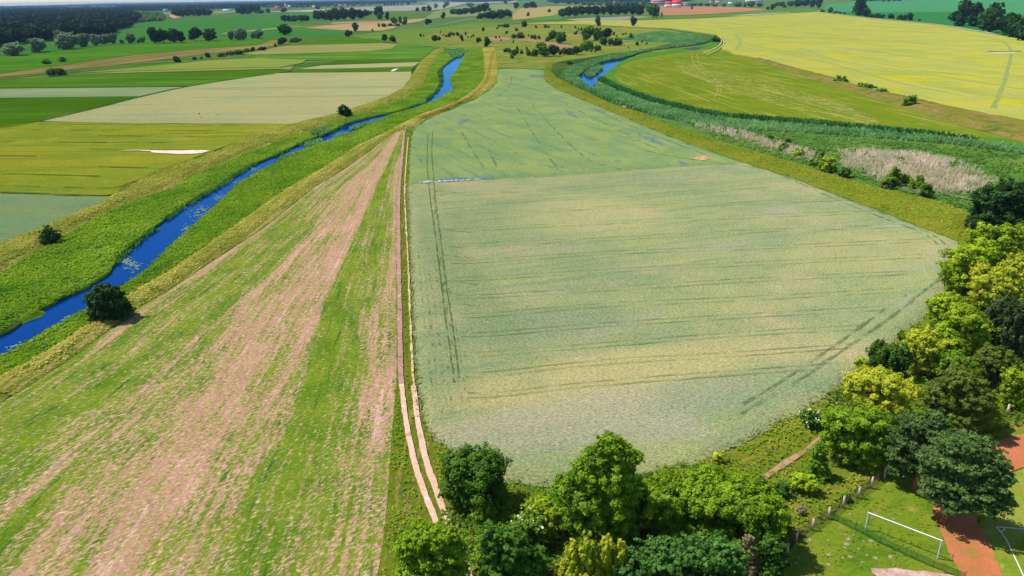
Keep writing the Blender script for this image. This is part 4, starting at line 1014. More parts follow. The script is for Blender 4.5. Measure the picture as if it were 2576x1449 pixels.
near_tree("drooping_tree", "grey", (2532, 905), [(2522, 785, 36, 40), (2555, 800, 30, 40), (2528, 845, 40, 42), (2560, 855, 28, 36)], "dark grey green drooping tree at the right edge below the brightest maple", seed=27, lobe=.26, style='weep')
bush("green", (2273, 858), [(2273, 845, 9, 13)], "tiny upright green shrub on the verge of the wheat", seed=28)
bush("dark", (2240, 955), [(2215, 895, 34, 28), (2255, 900, 36, 34), (2235, 925, 42, 26), (2208, 880, 14, 24)], "dark spiky bush at the wheat edge left of the bright maples", seed=29, lobe=.3, style='weep')
bush("lime", (2178, 945), [(2176, 925, 24, 18), (2165, 912, 10, 14)], "small bright bush in front of the dark spiky bush", seed=30)
near_tree("maple", "yellow", (2325, 950), [(2318, 852, 34, 24), (2340, 880, 34, 28), (2310, 890, 30, 30), (2335, 920, 28, 22)], "yellow green maple right of the dark spiky bush", seed=31, lobe=.25)
near_tree("leafy_tree", "green", (2410, 980), [(2400, 910, 36, 26), (2430, 930, 32, 28), (2390, 940, 32, 24)], "mid green tree behind the large olive tree", seed=32)
near_tree("olive_tree", "olive", (2502, 978), [(2500, 900, 42, 30), (2530, 925, 32, 32), (2485, 930, 34, 30)], "brownish olive tree right of the mid green tree", seed=33)
near_tree("maple", "yellow", (2205, 1050), [(2165, 962, 44, 26), (2215, 955, 52, 26), (2262, 980, 42, 28), (2185, 995, 54, 30), (2245, 1010, 46, 26)], "golden green maple leaning over the wheat edge", seed=34, lobe=.28)
near_tree("olive_tree", "olive", (2430, 1095), [(2420, 958, 46, 34), (2380, 1000, 48, 38), (2445, 1000, 50, 44), (2410, 1045, 54, 34), (2460, 1045, 32, 34)], "large olive tree behind the two pines", seed=35, lobe=.2)
near_tree("young_maple", "lime", (2548, 1035), [(2550, 950, 24, 24), (2545, 985, 24, 28), (2555, 1010, 22, 18)], "narrow lime green tree at the right edge beside the lawn", seed=36, lobe=.32)
bush("lime", (2497, 1082), [(2495, 1025, 20, 22), (2498, 1055, 20, 22)], "lime green bush at the right foot of the large olive tree", seed=37)
near_tree("leafy_tree", "fresh", (2160, 1175), [(2120, 1058, 44, 30), (2185, 1055, 52, 32), (2105, 1100, 38, 32), (2165, 1105, 56, 36), (2215, 1110, 34, 36), (2150, 1142, 44, 24), (2195, 1145, 36, 22)], "full green tree left of the pines at the end of the foot path", seed=38, lobe=.26)
bush("dark", (2040, 1080), [(2038, 1050, 24, 18), (2048, 1062, 18, 14)], "white blossoming bush on the wheat verge", name="blossom_bush", seed=39, flowers=90)
bush("green", (2060, 1206), [(2060, 1135, 14, 22), (2060, 1165, 22, 24), (2062, 1188, 26, 18)], "cone shaped green shrub beside the foot path", seed=40)
bush("lime", (2022, 1243), [(2010, 1210, 24, 20), (2035, 1215, 24, 20)], "lime green round shrub below the cone shaped shrub", seed=41)
bush("dark", (1967, 1254), [(1967, 1232, 18, 20)], "small dark shrub left of the lime green round shrub", seed=42)
bush("green", (2127, 1262), [(2127, 1250, 11, 9)], "tiny dark green bush at the concrete fence posts", seed=43)
bush("lime", (2182, 1192), [(2180, 1180, 16, 12)], "small lime bush at the foot of the left pine", seed=44)
bush("drycone", (2016, 1297), [(2014, 1285, 11, 10)], "greyish brown dry twiggy shrub above the fence", seed=45)
bush("yellow", (1805, 1170), [(1805, 1154, 13, 14)], "small yellow bush on the rough grass by the wheat", seed=46)
near_tree("pine", "pine", (2300, 1236), [(2300, 1060, 42, 26), (2338, 1078, 40, 28), (2272, 1098, 38, 30), (2318, 1112, 48, 34), (2262, 1140, 34, 32), (2300, 1156, 44, 32), (2268, 1180, 34, 26), (2350, 1052, 26, 20)],
          "smaller grey green pine left of the big pine", seed=47, style='pine', pine=True, lobe=.24, trunk=.28, aspect=.6, leaf=.19)
near_tree("pine", "pine", (2368, 1318), [(2400, 1112, 48, 30), (2448, 1118, 50, 32), (2360, 1150, 48, 38), (2420, 1160, 66, 44), (2482, 1160, 48, 42), (2370, 1205, 54, 44), (2440, 1215, 70, 48), (2505, 1210, 44, 44), (2400, 1255, 60, 38), (2470, 1262, 62, 36), (2515, 1255, 34, 32),
          (2350, 1235, 36, 30)], "big bluish green pine shading the clay track", seed=48, style='pine', pine=True, lobe=.2, trunk=.34, aspect=.6, leaf=.19, lean=(1.6, .4))

# --- bushes along the left river and dikes
near_tree("river_tree", "deep", (270, 806), [(262, 735, 26, 22), (282, 752, 34, 28), (248, 758, 28, 28), (300, 775, 30, 26), (262, 785, 36, 22), (290, 790, 34, 18)], "dark bushy tree on the near bank of the left river", seed=51, lobe=.26)
bush("deep", (126, 614), [(122, 588, 16, 16), (132, 596, 16, 14), (118, 602, 16, 12)], "dark bush on the dike at the left edge above the river", seed=52)
bush("deep", (868, 294), [(864, 276, 11, 12), (872, 283, 10, 10), (862, 286, 9, 7)], "lone dark bush on the dike beside the pale cereal field", seed=53)
bush("green", (2290, 270), [(2290, 256, 13, 13), (2282, 262, 9, 8)], "round green bush at the foot of the slope below the yellow field", seed=54)
for i, (u, v, a, b, lab) in enumerate([
    (2220, 238, 12, 6, "low dark bush on the brown slope left of the round green bush"), (2180, 226, 17, 6, "flat dark bush at the top of the brown slope under the yellow field"),
    (2112, 210, 15, 6, "low grey bush near the left end of the brown slope"), (1799, 105, 7, 6, "green bush inside the bend of the sandy double track")]):
    bush("dark", (u, v), [(u, v - b, a, b), (u + a * .4, v - b * .6, a * .6, b * .6)], lab, seed=60 + i)
for i, (u, v, a, b, k, lab) in enumerate([
    (1970, 379, 9, 9, "green", "leftmost green shrub among the pale reeds beside the right dike"), (2010, 394, 11, 9, "lime", "yellowish shrub at the dike just right of the leftmost reed shrub"), (2054, 417, 12, 11, "green", "green shrub left of the brightest reed shrub"),
    (2062, 402, 8, 11, "dark", "upright dark shrub behind the brightest reed shrub"), (2082, 434, 18, 20, "lime", "brightest rounded shrub in the row along the right dike"), (2125, 448, 11, 13, "dark", "small dark shrub right of the brightest rounded shrub"),
    (2247, 471, 17, 18, "green", "tall pointed shrub in the reeds beside the right dike"), (2227, 476, 9, 8, "olive", "low olive shrub at the left foot of the tall pointed shrub"), (2266, 465, 9, 9, "dark", "dark shrub at the right foot of the tall pointed shrub"),
    (2284, 464, 9, 6, "lime", "low yellowish shrub behind the tall pointed shrub"), (2310, 479, 13, 13, "green", "two stemmed green shrub right of the tall pointed shrub"), (2331, 499, 12, 16, "dark", "dark shrub nearest the dike at the right end of the shrub row"),
    (1938, 351, 7, 5, "dark", "tiny dark shrub behind the left end of the pale reeds"), (1981, 361, 5, 5, "dark", "tiny dark shrub in the green marsh behind the pale reeds")]):
    bl = [(u, v - b, a, b), (u - a * .4, v - b * .7, a * .6, b * .6), (u + a * .4, v - b * .8, a * .6, b * .7)]
    if "pointed" in lab: bl += [(u + 5, v - 2.2 * b, a * .45, b * .6)]
    bush(k, (u, v), bl, lab, seed=70 + i)

# ---------------------------------------------------------------- trees of the middle distance: one of each kind, then copies
def unit_crown(kind, seed, nleaf):
    r = np.random.default_rng(seed)
    B = []
    if kind == 'oak':
        B = [(0, 0, .52, .36, .36, .36)] + [(r.normal(0, .17), r.normal(0, .17), r.uniform(.3, .74), .25, .25, .22) for _ in range(6)]
    elif kind == 'willow':
        B = [(r.normal(0, .2), r.normal(0, .2), r.uniform(.3, .68), .28, .28, .27) for _ in range(7)]
    elif kind == 'pine':
        B = [(r.normal(0, .12), r.normal(0, .12), r.uniform(.3, .86), .3, .3, .17) for _ in range(8)] + [(0, 0, .5, .24, .24, .3)]
    elif kind == 'poplar':
        B = [(r.normal(0, .1), r.normal(0, .1), z, .30 - .12 * abs(z - .5), .30 - .12 * abs(z - .5), .18) for z in (.25, .4, .55, .7, .85)]
    elif kind == 'bush':
        B = [(r.normal(0, .2), r.normal(0, .2), r.uniform(.25, .6), .3, .3, .32) for _ in range(5)]
    elif kind == 'spruce':
        B = [(0, 0, z, .45 * (1.02 - z), .45 * (1.02 - z), .14) for z in (.14, .3, .46, .62, .78, .92)]
    leaf = .085 if nleaf == 'hi' else .14
    C, N, T = crown_leaves(B, leaf, r, 1.5, .3, 'plain', .03)
    V, Q = leaf_quads(C, N, leaf, r, .55)
    e = max(np.percentile(np.hypot(V[:, 0], V[:, 1]), 97), .01)
    V[:, :2] *= .5 / e; V[:, 2] *= 1.0 / np.percentile(V[:, 2], 99.6)
    return V, Q, T
UC = {}
def unit(kind, leafk, var, res):
    k = (kind, leafk, var, res)
    if k not in UC:
        V, Q, T = unit_crown(kind, hash_(kind) + var * 7, res)
        me = mesh_np("crown", V, Q, T); me.materials.append(LM[leafk])
        UC[k] = me
    return UC[k]
def hash_(s): return sum(ord(c) * (i + 3) for i, c in enumerate(s))
_tv, _tq = trunk_mesh(.62, .03, np.random.default_rng(5), [(.2, .1, .6), (-.2, .05, .62), (.02, -.2, .66)])
TRUNK = mesh_np("trunk", _tv, _tq, smooth=True); TRUNK.materials.append(m_bark)
_cnt = [0]
def mid_tree(u, v, h, w, kind, leafk, label, name="tree", group=None, cat=None, z=0.2):
    base = at(u, v, z)
    mpp = depth(base) / F_PX
    H = h * mpp / math.cos(math.atan2(CAM_H, math.hypot(base[0], base[1]))); W = w * mpp
    _cnt[0] += 1
    i = _cnt[0]
    me = unit(kind, leafk, i % 3, 'hi' if h > 15 else 'lo')
    cat = cat or ("bush" if kind == 'bush' else "tree")
    rz = (i * 2.399) % 6.283
    if h < 12:
        o = link(name, me); o.location = base; o.rotation_euler = (0, 0, rz); o.scale = (W, W, H)
        return tag(o, label, cat, group)
    root = empty(name, base, rz)
    c = link("crown", me, None, root); c.scale = (W, W, H)
    t_ = link("trunk", TRUNK, None, root); t_.scale = (max(W, .5 * H) * .9, max(W, .5 * H) * .9, H)
    return tag(root, label, cat, group)

MT = [
 # grey green willows along the dark wood
 (33, 140, 31, 56, 'willow', 'willow', "leftmost grey green willow clump on the meadow below the dark wood", "willow"),
 (100, 131, 33, 50, 'willow', 'willow', "second grey green willow clump from the left below the dark wood", "willow"),
 (152, 122, 42, 38, 'willow', 'willow', "tallest grey green willow at the left end of the close willow row", "willow"),
 (174, 124, 38, 52, 'willow', 'willow', "widest grey green willow just right of the tallest one", "willow"),
 (212, 118, 32, 38, 'willow', 'willow', "willow in the middle of the close row, partly shaded", "willow"),
 (241, 115, 27, 32, 'willow', 'willow', "willow right of the middle of the close row", "willow"),
 (264, 111, 22, 22, 'willow', 'willow', "narrow willow before the right end of the close row", "willow"),
 (283, 110, 25, 24, 'willow', 'willow', "last willow at the right end of the close row", "willow"),
 (308, 109, 10, 11, 'bush', 'willow', "small round bush in the gap right of the willow row", "bush"),
 (332, 108, 24, 26, 'willow', 'willow', "pale spreading willow standing free in the meadow gap", "willow"),
 (358, 107, 14, 22, 'bush', 'willow', "low pale bush left of the four dark oaks", "bush"),
 (390, 109, 37, 30, 'oak', 'far', "leftmost and tallest of the four dark oaks on the left meadow", "oak"),
 (413, 108, 34, 32, 'oak', 'far', "second of the four dark oaks on the left meadow", "oak"),
 (437, 107, 33, 32, 'oak', 'far', "third of the four dark oaks on the left meadow", "oak"),
 (456, 106, 25, 22, 'oak', 'far', "rightmost and smallest of the four dark oaks on the left meadow", "oak"),
 (492, 103, 32, 33, 'oak', 'far', "left one of two separate round dark oaks on the left meadow", "oak"),
 (527, 103, 29, 34, 'oak', 'far', "right one of two separate round dark oaks on the left meadow", "oak"),
 (582, 101, 23, 18, 'willow', 'willow', "left willow of three pale ones right of the separate oaks", "willow"),
 (599, 101, 25, 20, 'willow', 'willow', "middle willow of three pale ones right of the separate oaks", "willow"),
 (614, 100, 27, 18, 'willow', 'willow', "right willow of three pale ones right of the separate oaks", "willow"),
 (636, 97, 17, 20, 'willow', 'willow', "small pale willow left of the pair before the big lone oak", "willow"),
 (650, 97, 21, 26, 'willow', 'willow', "pale willow nearest to the big lone oak", "willow"),
 (719, 88, 25, 33, 'oak', 'far', "big lone round dark oak on the meadow beside the farm track", "oak"),
 (116, 161, 12, 25, 'bush', 'teal', "left of two low bushes on the vivid green meadow", "bush"),
 (159, 155, 12, 21, 'bush', 'teal', "right of two low bushes on the vivid green meadow", "bush"),
 (138, 190, 18, 74, 'bush', 'dark', "wide low dark hedge bush at the edge of the brownish strip", "hedge"),
 (446, 157, 15, 17, 'bush', 'far', "dark hawthorn at the left end of the ditch bushes", "hawthorn"),
 (489, 150, 7, 10, 'bush', 'far', "small low bush in the ditch right of the dark hawthorn", "bush"),
 (507, 149, 7, 7, 'bush', 'far', "tiny round bush in the ditch before the pale hawthorn", "bush"),
 (524, 144, 12, 13, 'bush', 'dark', "light hawthorn with a thin stem beside the ditch hedge", "hawthorn"),
 (556, 142, 9, 24, 'bush', 'dark', "lowest left bush of the ditch hedge", "bush"),
 (580, 139, 10, 30, 'bush', 'dark', "second bush of the ditch hedge", "bush"),
 (603, 136, 11, 28, 'bush', 'dark', "third bush of the ditch hedge", "bush"),
 (620, 132, 10, 22, 'bush', 'dark', "upper right end bush of the ditch hedge", "bush"),
 (637, 130, 11, 16, 'bush', 'far', "bush in the left half of the pair after the ditch hedge", "bush"),
 (660, 127, 9, 24, 'bush', 'far', "long bush in the right half of the pair after the ditch hedge", "bush"),
 (710, 113, 18, 26, 'oak', 'far', "dark round tree in front of the green wedge field", "tree"),
 (693, 118, 9, 11, 'bush', 'far', "small bush at the left foot of the tree before the green wedge field", "bush"),
 (740, 106, 11, 26, 'bush', 'dark', "wide flat bush right of the tree before the green wedge field", "bush"),
 (756, 102, 6, 10, 'bush', 'dark', "tiny bush at the right end beside the wide flat bush", "bush"),
 (894, 79, 21, 18, 'oak', 'dark', "mid green lone tree on the sandy tan field", "tree"),
 (874, 92, 16, 15, 'bush', 'far', "dark bush in front of the sandy tan field", "bush"),
 (884, 87, 9, 9, 'bush', 'far', "small bush right of the dark one before the tan field", "bush"),
 (937, 79, 6, 6, 'bush', 'far', "tiny bush by the grey reeds right of the lone tan field tree", "bush"),
 (968, 103, 16, 15, 'oak', 'far', "left of two round dark bushes beside the meadow lane", "bush"),
 (989, 108, 17, 17, 'oak', 'far', "right of two round dark bushes beside the meadow lane", "bush"),
 (953, 68, 9, 11, 'bush', 'dark', "small round bush at the right part of the tan field", "bush"),
 (992, 60, 16, 18, 'oak', 'dark', "round tree at the right end of the tan field", "tree"),
 (1007, 59, 17, 9, 'poplar', 'dark', "slim tree right of the round one at the end of the tan field", "tree"),
 (1019, 62, 13, 17, 'bush', 'dark', "broad low tree rightmost at the end of the tan field", "tree"),
 (967, 68, 9, 14, 'bush', 'dark', "left low bush under the tan field trees", "bush"),
 (981, 66, 7, 16, 'bush', 'dark', "middle low bush under the tan field trees", "bush"),
 (1000, 66, 7, 18, 'bush', 'dark', "right low bush under the tan field trees", "bush"),
 (1020, 48, 6, 13, 'bush', 'teal', "low dome bush beyond the tan field", "bush"),
 (1077, 62, 14, 17, 'oak', 'far', "dark round tree beside the grey reed line", "tree"),
 (1116, 47, 16, 13, 'poplar', 'far', "dark egg shaped tree standing alone above the grey reed line", "tree"),
 (953, 42, 24, 25, 'oak', 'far', "tall round dark tree at the right end of the long copse", "tree"),
 (955, 49, 16, 14, 'willow', 'teal', "paler tree in front of the tall round one by the long copse", "tree"),
 (975, 50, 20, 12, 'poplar', 'far', "upright dark tree right of the long copse", "tree"),
 (1050, 28, 9, 9, 'oak', 'far', "smallest of three round dark trees in a line on the dry grass land", "tree"),
 (1066, 28, 11, 12, 'oak', 'far', "middle one of three round dark trees in a line on the dry grass land", "tree"),
 (1079, 28, 13, 14, 'oak', 'far', "largest of three round dark trees in a line on the dry grass land", "tree"),
 (1095, 21, 12, 12, 'willow', 'willow', "pale ragged tree left of the leaning far trees", "tree"),
 (1123, 16, 14, 14, 'willow', 'willow', "pale far tree with a ragged top above the egg shaped tree", "tree"),
 (1118, 21, 9, 10, 'willow', 'teal', "small far tree below the ragged topped tree", "tree"),
 (1181, 17, 10, 22, 'willow', 'willow', "grey far tree behind the left far copse", "tree"),
 (1272, 10, 8, 10, 'oak', 'far', "far dark tree on the top edge before the pine copse field", "tree"),
 (1320, 68, 14, 15, 'oak', 'far', "dark round tree at the top of the scrub meadow", "tree"),
 (1505, 66, 25, 15, 'poplar', 'dark', "tall slim tree at the lower edge of the yellow field tip", "poplar"),
 (1594, 67, 24, 18, 'oak', 'far', "dark oval tree on the edge of the yellow field", "tree"),
 (1225, 118, 24, 18, 'poplar', 'far', "tall dark tree at the head of the left dike path", "tree"),
 (1163, 104, 16, 9, 'poplar', 'far', "slim dark tree on the meadow left of the dike path head", "tree"),
 (1204, 107, 12, 14, 'oak', 'far', "round dark bush left of the tall tree at the dike path head", "bush"),
 (1094, 103, 14, 16, 'oak', 'far', "dark round bush on the river meadow, larger of a pair", "bush"),
 (1105, 101, 9, 11, 'bush', 'far', "smaller bush of the pair on the river meadow", "bush"),
 (1390, 103, 25, 26, 'oak', 'dark', "left tree of the pair beside the reddish bare soil", "tree"),
 (1409, 109, 27, 28, 'oak', 'dark', "right tree of the pair beside the reddish bare soil", "tree"),
 (1377, 104, 11, 11, 'bush', 'dark', "small bush at the left foot of the pair beside the reddish soil", "bush"),
 (1477, 103, 35, 34, 'oak', 'dark', "largest tree of the clump on the scrub meadow", "tree"),
 (1501, 103, 31, 28, 'oak', 'dark', "second tree of the clump on the scrub meadow", "tree"),
 (1526, 96, 23, 28, 'oak', 'far', "darker rear tree at the right of the scrub meadow clump", "tree"),
 (1519, 113, 19, 22, 'bush', 'dark', "front left bush of the scrub meadow clump", "bush"),
 (1536, 115, 18, 22, 'bush', 'dark', "front middle bush of the scrub meadow clump", "bush"),
 (1553, 114, 18, 26, 'bush', 'dark', "front right bush of the scrub meadow clump", "bush"),
 (1587, 98, 14, 11, 'bush', 'dark', "upright bush alone right of the scrub meadow clump", "bush"),
 (1602, 114, 9, 15, 'bush', 'dark', "low bush farthest right near the teal reeds", "bush"),
 (1330, 140, 15, 15, 'bush', 'dark', "left end bush of the thicket in front of the reddish soil", "bush"),
 (1345, 142, 17, 18, 'bush', 'dark', "second bush from the left in the thicket in front of the reddish soil", "bush"),
 (1363, 125, 19, 30, 'oak', 'green', "arched lighter bush at the back of the thicket", "bush"),
 (1369, 142, 25, 32, 'oak', 'dark', "wide dark tree in the left half of the thicket", "tree"),
 (1394, 141, 27, 30, 'oak', 'far', "darkest tree in the middle of the thicket", "tree"),
 (1419, 138, 18, 26, 'bush', 'dark', "low bush right of the darkest thicket tree", "bush"),
 (1434, 137, 16, 22, 'bush', 'dark', "small low bush in the right half of the thicket", "bush"),
 (1451, 138, 22, 30, 'oak', 'dark', "dark tree near the right end of the thicket", "tree"),
 (1474, 128, 25, 32, 'oak', 'green', "bright green dome shaped tree at the right end of the thicket", "tree"),
 (1490, 125, 11, 9, 'bush', 'dark', "tiny bush right of the bright dome shaped tree", "bush"),
 (1504, 127, 14, 20, 'bush', 'dark', "round bush standing free right of the thicket", "bush"),
 (1302, 136, 19, 15, 'bush', 'dark', "tallest bush of the left group above the wheat tip", "bush"),
 (1292, 140, 15, 15, 'bush', 'dark', "middle bush of the left group above the wheat tip", "bush"),
 (1313, 136, 12, 10, 'bush', 'green', "lighter small bush right in the left group above the wheat tip", "bush"),
 (1281, 133, 12, 18, 'bush', 'dark', "left rear bush of the group above the wheat tip", "bush"),
 (1271, 131, 9, 12, 'bush', 'dark', "leftmost small bush of the group above the wheat tip", "bush"),
 (1289, 147, 10, 11, 'bush', 'dark', "lowest bush of the group above the wheat tip", "bush"),
 (1432, 163, 9, 17, 'bush', 'dark', "low bush on the dike by the top of the reeds", "bush"),
 (1308, 96, 14, 25, 'bush', 'dark', "wide bush left in the row above the reddish soil", "bush"),
 (1293, 96, 10, 16, 'bush', 'dark', "left end bush in the row above the reddish soil", "bush"),
 (1345, 99, 11, 15, 'bush', 'dark', "round bush in the row above the reddish soil, left of a small one", "bush"),
 (1356, 98, 9, 8, 'bush', 'dark', "small bush ending the row above the reddish soil", "bush"),
 (1642, 45, 35, 38, 'oak', 'dark', "big green broad tree at the right end of the pine copse", "tree"),
 (1664, 43, 12, 6, 'poplar', 'willow', "small slim pale tree right of the big broad tree", "tree"),
 (1740, 23, 8, 6, 'spruce', 'far', "small dark cone shaped tree on the reddish brown field", "tree"),
 (1299, 22, 15, 15, 'oak', 'far', "dark far tree left of the pair on the orange tan field", "tree"),
 (1325, 21, 13, 17, 'oak', 'far', "left far tree of the pair above the orange tan field", "tree"),
 (1340, 20, 15, 21, 'oak', 'far', "right far tree of the pair above the orange tan field", "tree"),
 (1381, 31, 8, 10, 'bush', 'far', "dark bush alone on the orange tan field", "bush"),
 (1329, 41, 10, 10, 'bush', 'dark', "green bush at the left side of the orange tan field", "bush"),
 (1931, 24, 7, 8, 'bush', 'far', "small dark bush at the right tip of the reddish brown field", "bush"),
 (1943, 24, 13, 15, 'oak', 'far', "round dark tree at the right tip of the reddish brown field", "tree"),
 (1972, 19, 8, 18, 'bush', 'far', "low dark bush alone on the grass behind the yellow field", "bush"),
 (2042, 19, 21, 18, 'willow', 'grey', "greyish tree left of the dark one at the yellow field corner", "tree"),
 (2058, 22, 27, 19, 'oak', 'far', "dark tall tree at the upper corner of the yellow field", "tree"),
 (2068, 31, 7, 13, 'bush', 'dark', "leftmost small bush along the top edge of the yellow field", "bush"),
 (2087, 33, 14, 15, 'bush', 'dark', "round bush among the low ones along the top edge of the yellow field", "bush"),
 (2104, 35, 7, 16, 'bush', 'dark', "long low bush along the top edge of the yellow field", "bush"),
 (2113, 36, 7, 8, 'bush', 'dark', "tiny bush right of the long low one on the yellow field edge", "bush"),
 (2124, 38, 8, 9, 'bush', 'dark', "little bush left of the tall leaning tree", "bush"),
 (2158, 40, 41, 34, 'poplar', 'far', "tall leaning dark tree on the top edge of the yellow field", "tree"),
 (2180, 43, 22, 20, 'oak', 'far', "dark pointed tree right of the tall leaning tree", "tree"),
 (2193, 44, 9, 15, 'bush', 'far', "first low bush right of the dark pointed tree", "bush"),
 (2206, 45, 11, 15, 'bush', 'far', "second low bush right of the dark pointed tree", "bush"),
 (2220, 46, 9, 14, 'bush', 'far', "third low bush right of the dark pointed tree", "bush"),
 (2242, 47, 12, 17, 'bush', 'far', "separate bush before the last group on the field edge", "bush"),
 (2262, 50, 12, 18, 'bush', 'far', "left bush of the last group on the yellow field edge", "bush"),
 (2276, 51, 13, 17, 'bush', 'far', "middle bush of the last group on the yellow field edge", "bush"),
 (2289, 52, 19, 14, 'poplar', 'far', "pointed right bush of the last group on the yellow field edge", "bush"),
 (2312, 54, 7, 7, 'bush', 'dark', "single tiny bush beside the grey track on the yellow field edge", "bush"),
 (2417, 66, 62, 48, 'poplar', 'far', "tallest dark tree at the left of the upper right grove", "tree"),
 (2448, 68, 56, 38, 'poplar', 'far', "second tall tree of the upper right grove", "tree"),
 (2470, 74, 45, 36, 'oak', 'dark', "paler low tree before the tall ones of the upper right grove", "tree"),
 (2492, 72, 60, 46, 'oak', 'far', "high round topped tree in the middle of the upper right grove", "tree"),
 (2492, 82, 46, 50, 'oak', 'far', "front dark tree under the round topped one in the upper right grove", "tree"),
 (2522, 89, 52, 52, 'oak', 'far', "wide dark tree right of the middle of the upper right grove", "tree"),
 (2547, 96, 55, 50, 'oak', 'far', "dark tree near the right edge in the upper right grove", "tree"),
 (2576, 104, 64, 48, 'oak', 'far', "dark tree cut by the right edge in the upper right grove", "tree"),
]
for row in MT: mid_tree(*row[:6], row[6], row[7])
# copses: nothing tells their trees apart
GRP = [
 ("tree", 'oak', 'far', "dark tree in the short flat topped copse on the far meadow", "trees of the short flat copse", [(715, 54, 15, 17), (728, 54, 14, 18), (742, 54, 14, 18), (757, 54, 15, 18), (771, 53, 14, 17)]),
 ("tree", 'oak', 'far', "dark tree of the long copse behind the sandy tan field", "trees of the long copse", [(800, 50, 22, 24), (815, 52, 24, 24), (832, 52, 26, 26), (848, 52, 30, 26), (868, 51, 30, 28), (888, 50, 28, 26), (905, 47, 21, 24), (922, 43, 18, 26)]),
 ("tree", 'oak', 'far', "dark tree of the left one of two far oblong copses", "trees of the left oblong copse", [(1141, 36, 13, 19), (1155, 37, 14, 22), (1172, 36, 15, 22), (1188, 35, 17, 22), (1205, 32, 18, 20), (1219, 31, 22, 24), (1231, 28, 8, 9)]),
 ("tree", 'oak', 'far', "dark tree of the right one of two far oblong copses", "trees of the right oblong copse", [(1210, 47, 13, 22), (1225, 48, 17, 24), (1242, 48, 20, 26), (1260, 47, 21, 26), (1278, 44, 19, 24)]),
 ("pine", 'pine', 'far', "dark pine in the dense pine copse behind the greyish strip", "pines of the pine copse", [(1415, 46, 22, 24), (1432, 44, 25, 22), (1448, 43, 25, 22), (1464, 41, 24, 22), (1482, 40, 23, 22), (1500, 41, 25, 22), (1518, 41, 24, 20), (1536, 40, 25, 24),
    (1554, 40, 26, 22), (1572, 40, 23, 22), (1590, 40, 24, 22), (1608, 41, 25, 22)]),
 ("tree", 'oak', 'dark', "hazy green tree of the row behind the pine copse", "hazy trees behind the pine copse", [(1470, 13, 8, 18), (1488, 14, 9, 20), (1508, 15, 12, 20), (1530, 17, 13, 22), (1552, 19, 15, 22), (1575, 20, 15, 22), (1598, 20, 16, 22), (1620, 20, 17, 20)]),
 ("willow", 'willow', 'willow', "grey green far willow in the row behind the reddish brown field", "willows behind the reddish brown field", [(1712, 16, 9, 18), (1745, 16, 8, 16), (1762, 16, 10, 18), (1780, 16, 9, 16), (1798, 17, 8, 16), (1822, 17, 9, 14), (1856, 17, 13, 22), (1872, 18, 11, 14), (1890, 18, 15, 20), (1910, 17, 12, 16)]),
 ("tree", 'oak', 'far', "dark far tree in the line behind the yellow field's upper left corner", "far trees behind the yellow field corner", [(1955, 15, 9, 14), (1966, 15, 10, 14), (1988, 16, 12, 24), (2006, 17, 17, 28), (2026, 16, 16, 22)]),
 ("bush", 'bush', 'dark', "small dark scrub bush scattered on the olive meadow between the rivers", "scrub bushes on the olive meadow",
    [(1300, 78, 8, 9), (1348, 70, 6, 8), (1371, 70, 8, 10), (1380, 70, 6, 8), (1412, 71, 7, 7), (1447, 71, 6, 6), (1447, 87, 8, 10), (1459, 87, 5, 5), (1339, 97, 9, 9), (1615, 107, 6, 5), (1627, 112, 6, 6), (1567, 88, 5, 6), (1573, 87, 5, 6),
     (1592, 100, 6, 6), (1544, 88, 8, 8), (1551, 93, 5, 5), (1455, 77, 7, 6), (1462, 77, 8, 7), (1452, 82, 5, 6), (1581, 120, 4, 4), (1291, 108, 7, 4), (1330, 92, 6, 4), (1325, 128, 10, 7), (1487, 131, 6, 5), (1498, 132, 5, 5)]),
 ("bush", 'bush', 'far', "tiny dark bush dotting the river meadow left of the dike path head", "tiny bushes on the river meadow",
    [(1058, 92, 7, 8), (1066, 92, 5, 4), (1130, 93, 11, 9), (1142, 90, 8, 10), (1152, 90, 9, 9), (1171, 88, 8, 5), (1191, 92, 6, 6), (1248, 97, 7, 5), (1215, 78, 9, 9), (1275, 85, 7, 9), (1251, 73, 5, 7), (1273, 69, 9, 20), (1109, 84, 7, 4), (1115, 90, 5, 3),
     (1123, 93, 6, 6), (1136, 88, 8, 8), (1158, 95, 6, 5), (1186, 95, 5, 4), (1177, 95, 5, 4), (1256, 96, 5, 5), (1261, 104, 6, 4), (1255, 68, 6, 8), (1262, 67, 5, 7)]),
]
for nm, kind, leafk, lab, grp, L in GRP:
    for (u, v, h, w) in L: mid_tree(u, v, h, w, kind, leafk, lab, nm, grp)

